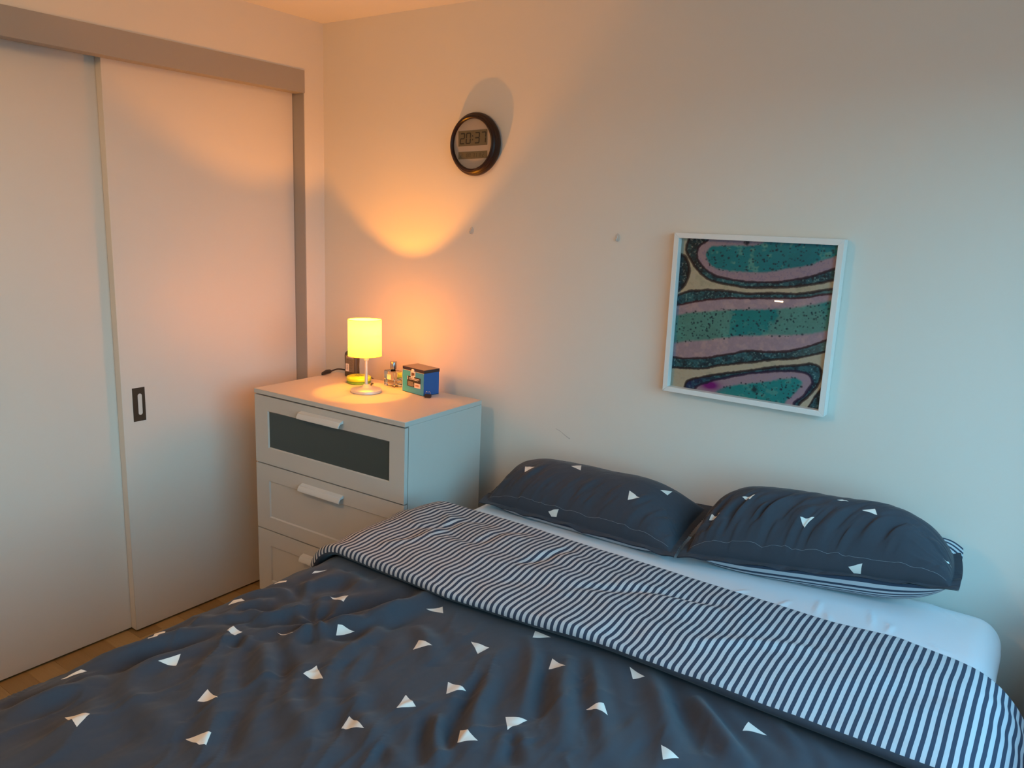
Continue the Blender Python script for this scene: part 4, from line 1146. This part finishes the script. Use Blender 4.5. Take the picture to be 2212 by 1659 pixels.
def poly(pts): return in_poly(wu, wv, catmull(list(pts) + [pts[0]], 5)[:-1])
def between(lo, hi):
    lo, hi = catmull(lo, 5), catmull(hi, 5)
    l = np.interp(wu, [p[0] for p in lo], [p[1] for p in lo]); h = np.interp(wu, [p[0] for p in hi], [p[1] for p in hi])
    return (wv > l) & (wv < h)
# top lobe
fill(poly(a_out), band_tex()); m = poly(a_out) & (u < 0.16); fill(m, lerp(band_tex(0.55), srgb(150, 150, 145), sst(mot, 0.3, 0.5) * 0.6))
fill(poly(a_in), lerp(np.broadcast_to(PINK, c.shape), srgb(140, 128, 156), sst(mot, 0, 0.5)))
def teal_tex(base, amt=0.35):
    t = lerp(np.broadcast_to(base, c.shape), np.broadcast_to(TEAL2, c.shape), sst(mot2 + 0.6 * soft, 0.15, 0.6) * amt)
    return lerp(t, base * 0.75, sst(-soft, 0.1, 0.6) * 0.5)
def edge_blend(mask_pts_dist, mask, tex, w=0.018):
    global c
    t = np.where(mask, sst(mask_pts_dist + jit, 0, w), 0)
    c = lerp(c, tex, t)
d_, _ = poly_dist(wu, wv, catmull(a_teal, 4), True)
edge_blend(d_, poly(a_teal), teal_tex(TEAL, 0.8))
line(a_out, 0.010); line(a_in, 0.0085, srgb(34, 18, 44))
# left small lobe
fill(poly(e_out), lerp(band_tex(0.6), srgb(140, 150, 150), sst(mot, 0.3, 0.5) * 0.5)); line(e_out, 0.012)
# middle lobe
mm = between(c_lo, c_up); fill(mm, lerp(band_tex(), srgb(120, 160, 160), sst(u, 0.7, 1.0) * 0.3))
mi_ = between(c_loin, c_upin); fill(mi_, lerp(np.broadcast_to(PINK, c.shape), srgb(176, 160, 172), sst(mot2, -0.2, 0.6)))
lo_, hi_ = catmull(c_t1, 5), catmull(c_t0, 5)
l_ = np.interp(wu, [p[0] for p in lo_], [p[1] for p in lo_]); h_ = np.interp(wu, [p[0] for p in hi_], [p[1] for p in hi_])
inn = np.minimum(wv - l_, h_ - wv)
ub = u + 0.03 * mot2
mid = sst(ub, 0.375, 0.395) * (1 - sst(ub + 0.08 * soft, 0.62, 0.66)) + 0.75 * sst(u + 0.6 * v, 1.27, 1.34)
tt_ = lerp(teal_tex(srgb(84, 148, 146), 0.7), teal_tex(srgb(8, 132, 142), 0.25), np.clip(mid, 0, 1))
c = lerp(c, tt_, sst(inn + jit, 0, 0.022))
line(c_up, 0.010); line(c_upin, 0.0075, srgb(58, 20, 40)); line(c_loin, 0.0085, srgb(44, 22, 40)); line(c_lo, 0.009)
# bottom lobe
fill(poly(d_out), lerp(band_tex(), srgb(20, 34, 110), (1 - sst(u, 0.1, 0.35)) * 0.6))
fill(poly(d_in), lerp(np.broadcast_to(PINK, c.shape), srgb(150, 138, 164), sst(mot, 0, 0.5)))
d_, _ = poly_dist(wu, wv, catmull(d_teal, 4), True)
edge_blend(d_, poly(d_teal), teal_tex(srgb(14, 140, 148), 0.5))
mg = np.exp(-(((u - 0.28) / 0.07) ** 2 + ((v - 0.045) / 0.035) ** 2)) * poly(d_in)
c = lerp(c, srgb(120, 20, 130), np.clip(mg * 1.3, 0, 1))
line(d_out, 0.0095); line(d_in, 0.0095, srgb(28, 16, 60))
fill(poly(f_out), band_tex(0.3)); line(f_out, 0.007)
# dark cell specks inside the teal areas
rs = np.random.RandomState(12)
ins = poly(a_teal) | (between(c_t1, c_t0)) | poly(d_teal)
cnt = 0
while cnt < 520:
    su, sv = rs.rand(), rs.rand()
    iu, iv = int(su * (n_a - 1)), int(sv * (n_a - 1))
    if not ins[iv, iu]: continue
    r_ = rs.uniform(0.0035, 0.0085); cnt += 1
    a0, a1_, b0, b1 = max(0, iv - 7), iv + 8, max(0, iu - 7), iu + 8
    dd = np.hypot((u[a0:a1_, b0:b1] - su) * rs.uniform(0.7, 1.3), v[a0:a1_, b0:b1] - sv)
    c[a0:a1_, b0:b1] = lerp(c[a0:a1_, b0:b1], srgb(8, 40, 62), (1 - sst(dd, r_ * 0.4, r_ * 1.2)) * rs.uniform(0.55, 0.95))
for (su, sv, rr_) in ((0.438, 0.99, 0.022), (0.583, 0.062, 0.026)):
    dd = np.hypot(u - su, v - sv) + 0.012 * mot
    c = lerp(c, srgb(14, 34, 52), (1 - sst(dd, rr_ * 0.3, rr_ * 1.3)) * 0.9)
c *= (1 + 0.10 * mot)[..., None]
c = np.clip(c * 1.75, 0.004, 0.86)
me = bpy.data.meshes.new('art_print')
Xa = AX0 + 0.0 + (AX1 - AX0) * Ua; Za = AZ0 + (AZ1 - AZ0) * Va
Pa = np.stack([Xa, np.full(Xa.shape, -0.0165), Za], -1).reshape(-1, 3)
ta = np.array(tilt.to_3x3()); Pa = Pa @ ta.T
idx = np.arange(n_a * n_a).reshape(n_a, n_a)
qa = np.stack([idx[:-1, :-1], idx[:-1, 1:], idx[1:, 1:], idx[1:, :-1]], -1).reshape(-1, 4)
me.vertices.add(len(Pa)); me.vertices.foreach_set('co', Pa.astype(np.float32).ravel())
me.loops.add(qa.size); me.loops.foreach_set('vertex_index', qa.astype(np.int32).ravel())
me.polygons.add(len(qa)); me.polygons.foreach_set('loop_start', np.arange(0, qa.size, 4, dtype=np.int32)); me.polygons.foreach_set('loop_total', np.full(len(qa), 4, np.int32))
me.update(calc_edges=True)
ca = me.color_attributes.new('print_colour', 'FLOAT_COLOR', 'POINT')
ca.data.foreach_set('color', np.concatenate([c.reshape(-1, 3), np.ones((n_a * n_a, 1))], 1).astype(np.float32).ravel())
M_ART = mat('art_ink', (0.5, 0.5, 0.5), 0.6, spec=0.2)
at_ = N(M_ART, 'ShaderNodeAttribute'); at_.attribute_name = 'print_colour'
L(M_ART, at_.outputs['Color'], bsdf(M_ART).inputs['Base Color'])
me.materials.append(M_ART)
ao = bpy.data.objects.new('art_print', me); COL.objects.link(ao); ao.parent = art
M_PG = bpy.data.materials.new('picture_glass'); M_PG.use_nodes = True
nt_ = M_PG.node_tree; nt_.nodes.clear()
po = nt_.nodes.new('ShaderNodeOutputMaterial'); pm = nt_.nodes.new('ShaderNodeMixShader'); pt = nt_.nodes.new('ShaderNodeBsdfTransparent'); pg = nt_.nodes.new('ShaderNodeBsdfGlossy'); pfn = nt_.nodes.new('ShaderNodeFresnel')
pg.inputs['Roughness'].default_value = 0.005; pfn.inputs[0].default_value = 1.5
nt_.links.new(pfn.outputs[0], pm.inputs[0]); nt_.links.new(pt.outputs[0], pm.inputs[1]); nt_.links.new(pg.outputs[0], pm.inputs[2]); nt_.links.new(pm.outputs[0], po.inputs[0])
MB().add([(AX0, -0.0185, AZ0), (AX1, -0.0185, AZ0), (AX1, -0.0185, AZ1), (AX0, -0.0185, AZ1)], [(0, 1, 2, 3)]).build('picture_glass', M_PG, art, xf=tilt)

# ------------------------------------------------------------------ small things on the wall
M_CLEAR = mat('clear_hook', (0.62, 0.58, 0.54), 0.25, spec=0.6)
add_noise(M_CLEAR, (0.60, 0.56, 0.52), (0.66, 0.62, 0.58), 60.0)
def hook(loc, label):
    h = empty('adhesive_hook', loc, 0, label, 'hook', 'adhesive hooks on the back wall')
    ov = [(0.0085 * math.cos(a), 0.013 * math.sin(a)) for a in [2 * math.pi * k / 20 for k in range(20)]]
    vs = [(x, -0.0025, z) for x, z in ov] + [(x * 1.06, -0.0002, z * 1.06) for x, z in ov]
    MB().add(vs, [tuple(range(20))] + [(i, i + 20, (i + 1) % 20 + 20, (i + 1) % 20) for i in range(20)]).build('backing', M_CLEAR, h)
    MB().tube(catmull([(0, -0.002, 0.006), (0, -0.004, -0.002), (0, -0.007, -0.009), (0, -0.011, -0.008), (0, -0.013, -0.002)], 4), 0.0018, 8).build('hook_arm', M_CLEAR, h, smooth=True)
hook((0.822, 0, 1.597), 'tiny clear adhesive hook on the wall below the clock')
hook((1.444, 0, 1.602), 'tiny clear adhesive hook on the wall between clock and picture')
M_SCUFF = mat('scuff_graphite', (0.33, 0.31, 0.29), 0.8)
add_noise(M_SCUFF, (0.42, 0.40, 0.37), (0.60, 0.58, 0.54), 200.0)
scf = MB()
pts_ = catmull([(1.243, -0.0, 0.902), (1.262, 0, 0.896), (1.281, 0, 0.886), (1.300, 0, 0.877), (1.306, 0, 0.876)], 4)
for i in range(len(pts_) - 1):
    a, b = pts_[i], pts_[i + 1]; t = 0.0009 + 0.0014 * i / len(pts_)
    scf.add([(a[0], -0.0003, a[2] - t), (b[0], -0.0003, b[2] - t), (b[0], -0.0003, b[2] + t), (a[0], -0.0003, a[2] + t)], [(0, 1, 2, 3)])
so_ = scf.build('scuff_mark', M_SCUFF, wb)

# slim warm strip lamp on the front wall (its reflection shows in the picture glass)
M_STRIP = bpy.data.materials.new('strip_glow'); M_STRIP.use_nodes = True
bb = bsdf(M_STRIP); bb.inputs['Base Color'].default_value = (1, .8, .6, 1); bb.inputs['Emission Color'].default_value = (1.0, 0.66, 0.38, 1); bb.inputs['Emission Strength'].default_value = 40
sl = empty('wall_strip_lamp', (0.81, ROOM_Y, 1.066), 0, 'slim warm strip lamp on the wall behind the photographer', 'lamp')
MB().box((-0.16, 0.0, -0.03), (0.08, 0.02, 0.03)).build('housing', M_WHITE, sl, bevel=0.002)
MB().box((-0.075, 0.02, -0.006), (-0.005, 0.024, 0.006)).build('light_strip', M_STRIP, sl)

# unseen disc added as a mount for the warm fill light (out of the frame)
cl = empty('fill_light_disc', (0.95, -2.35, ROOM_Z), 0, 'added round disc above the warm fill light, out of view', 'lamp')
MB().lathe([(0.0, -0.030), (0.10, -0.030), (0.12, -0.022), (0.12, 0.0)], n=40).build('base', M_WHITE, cl, smooth=True)
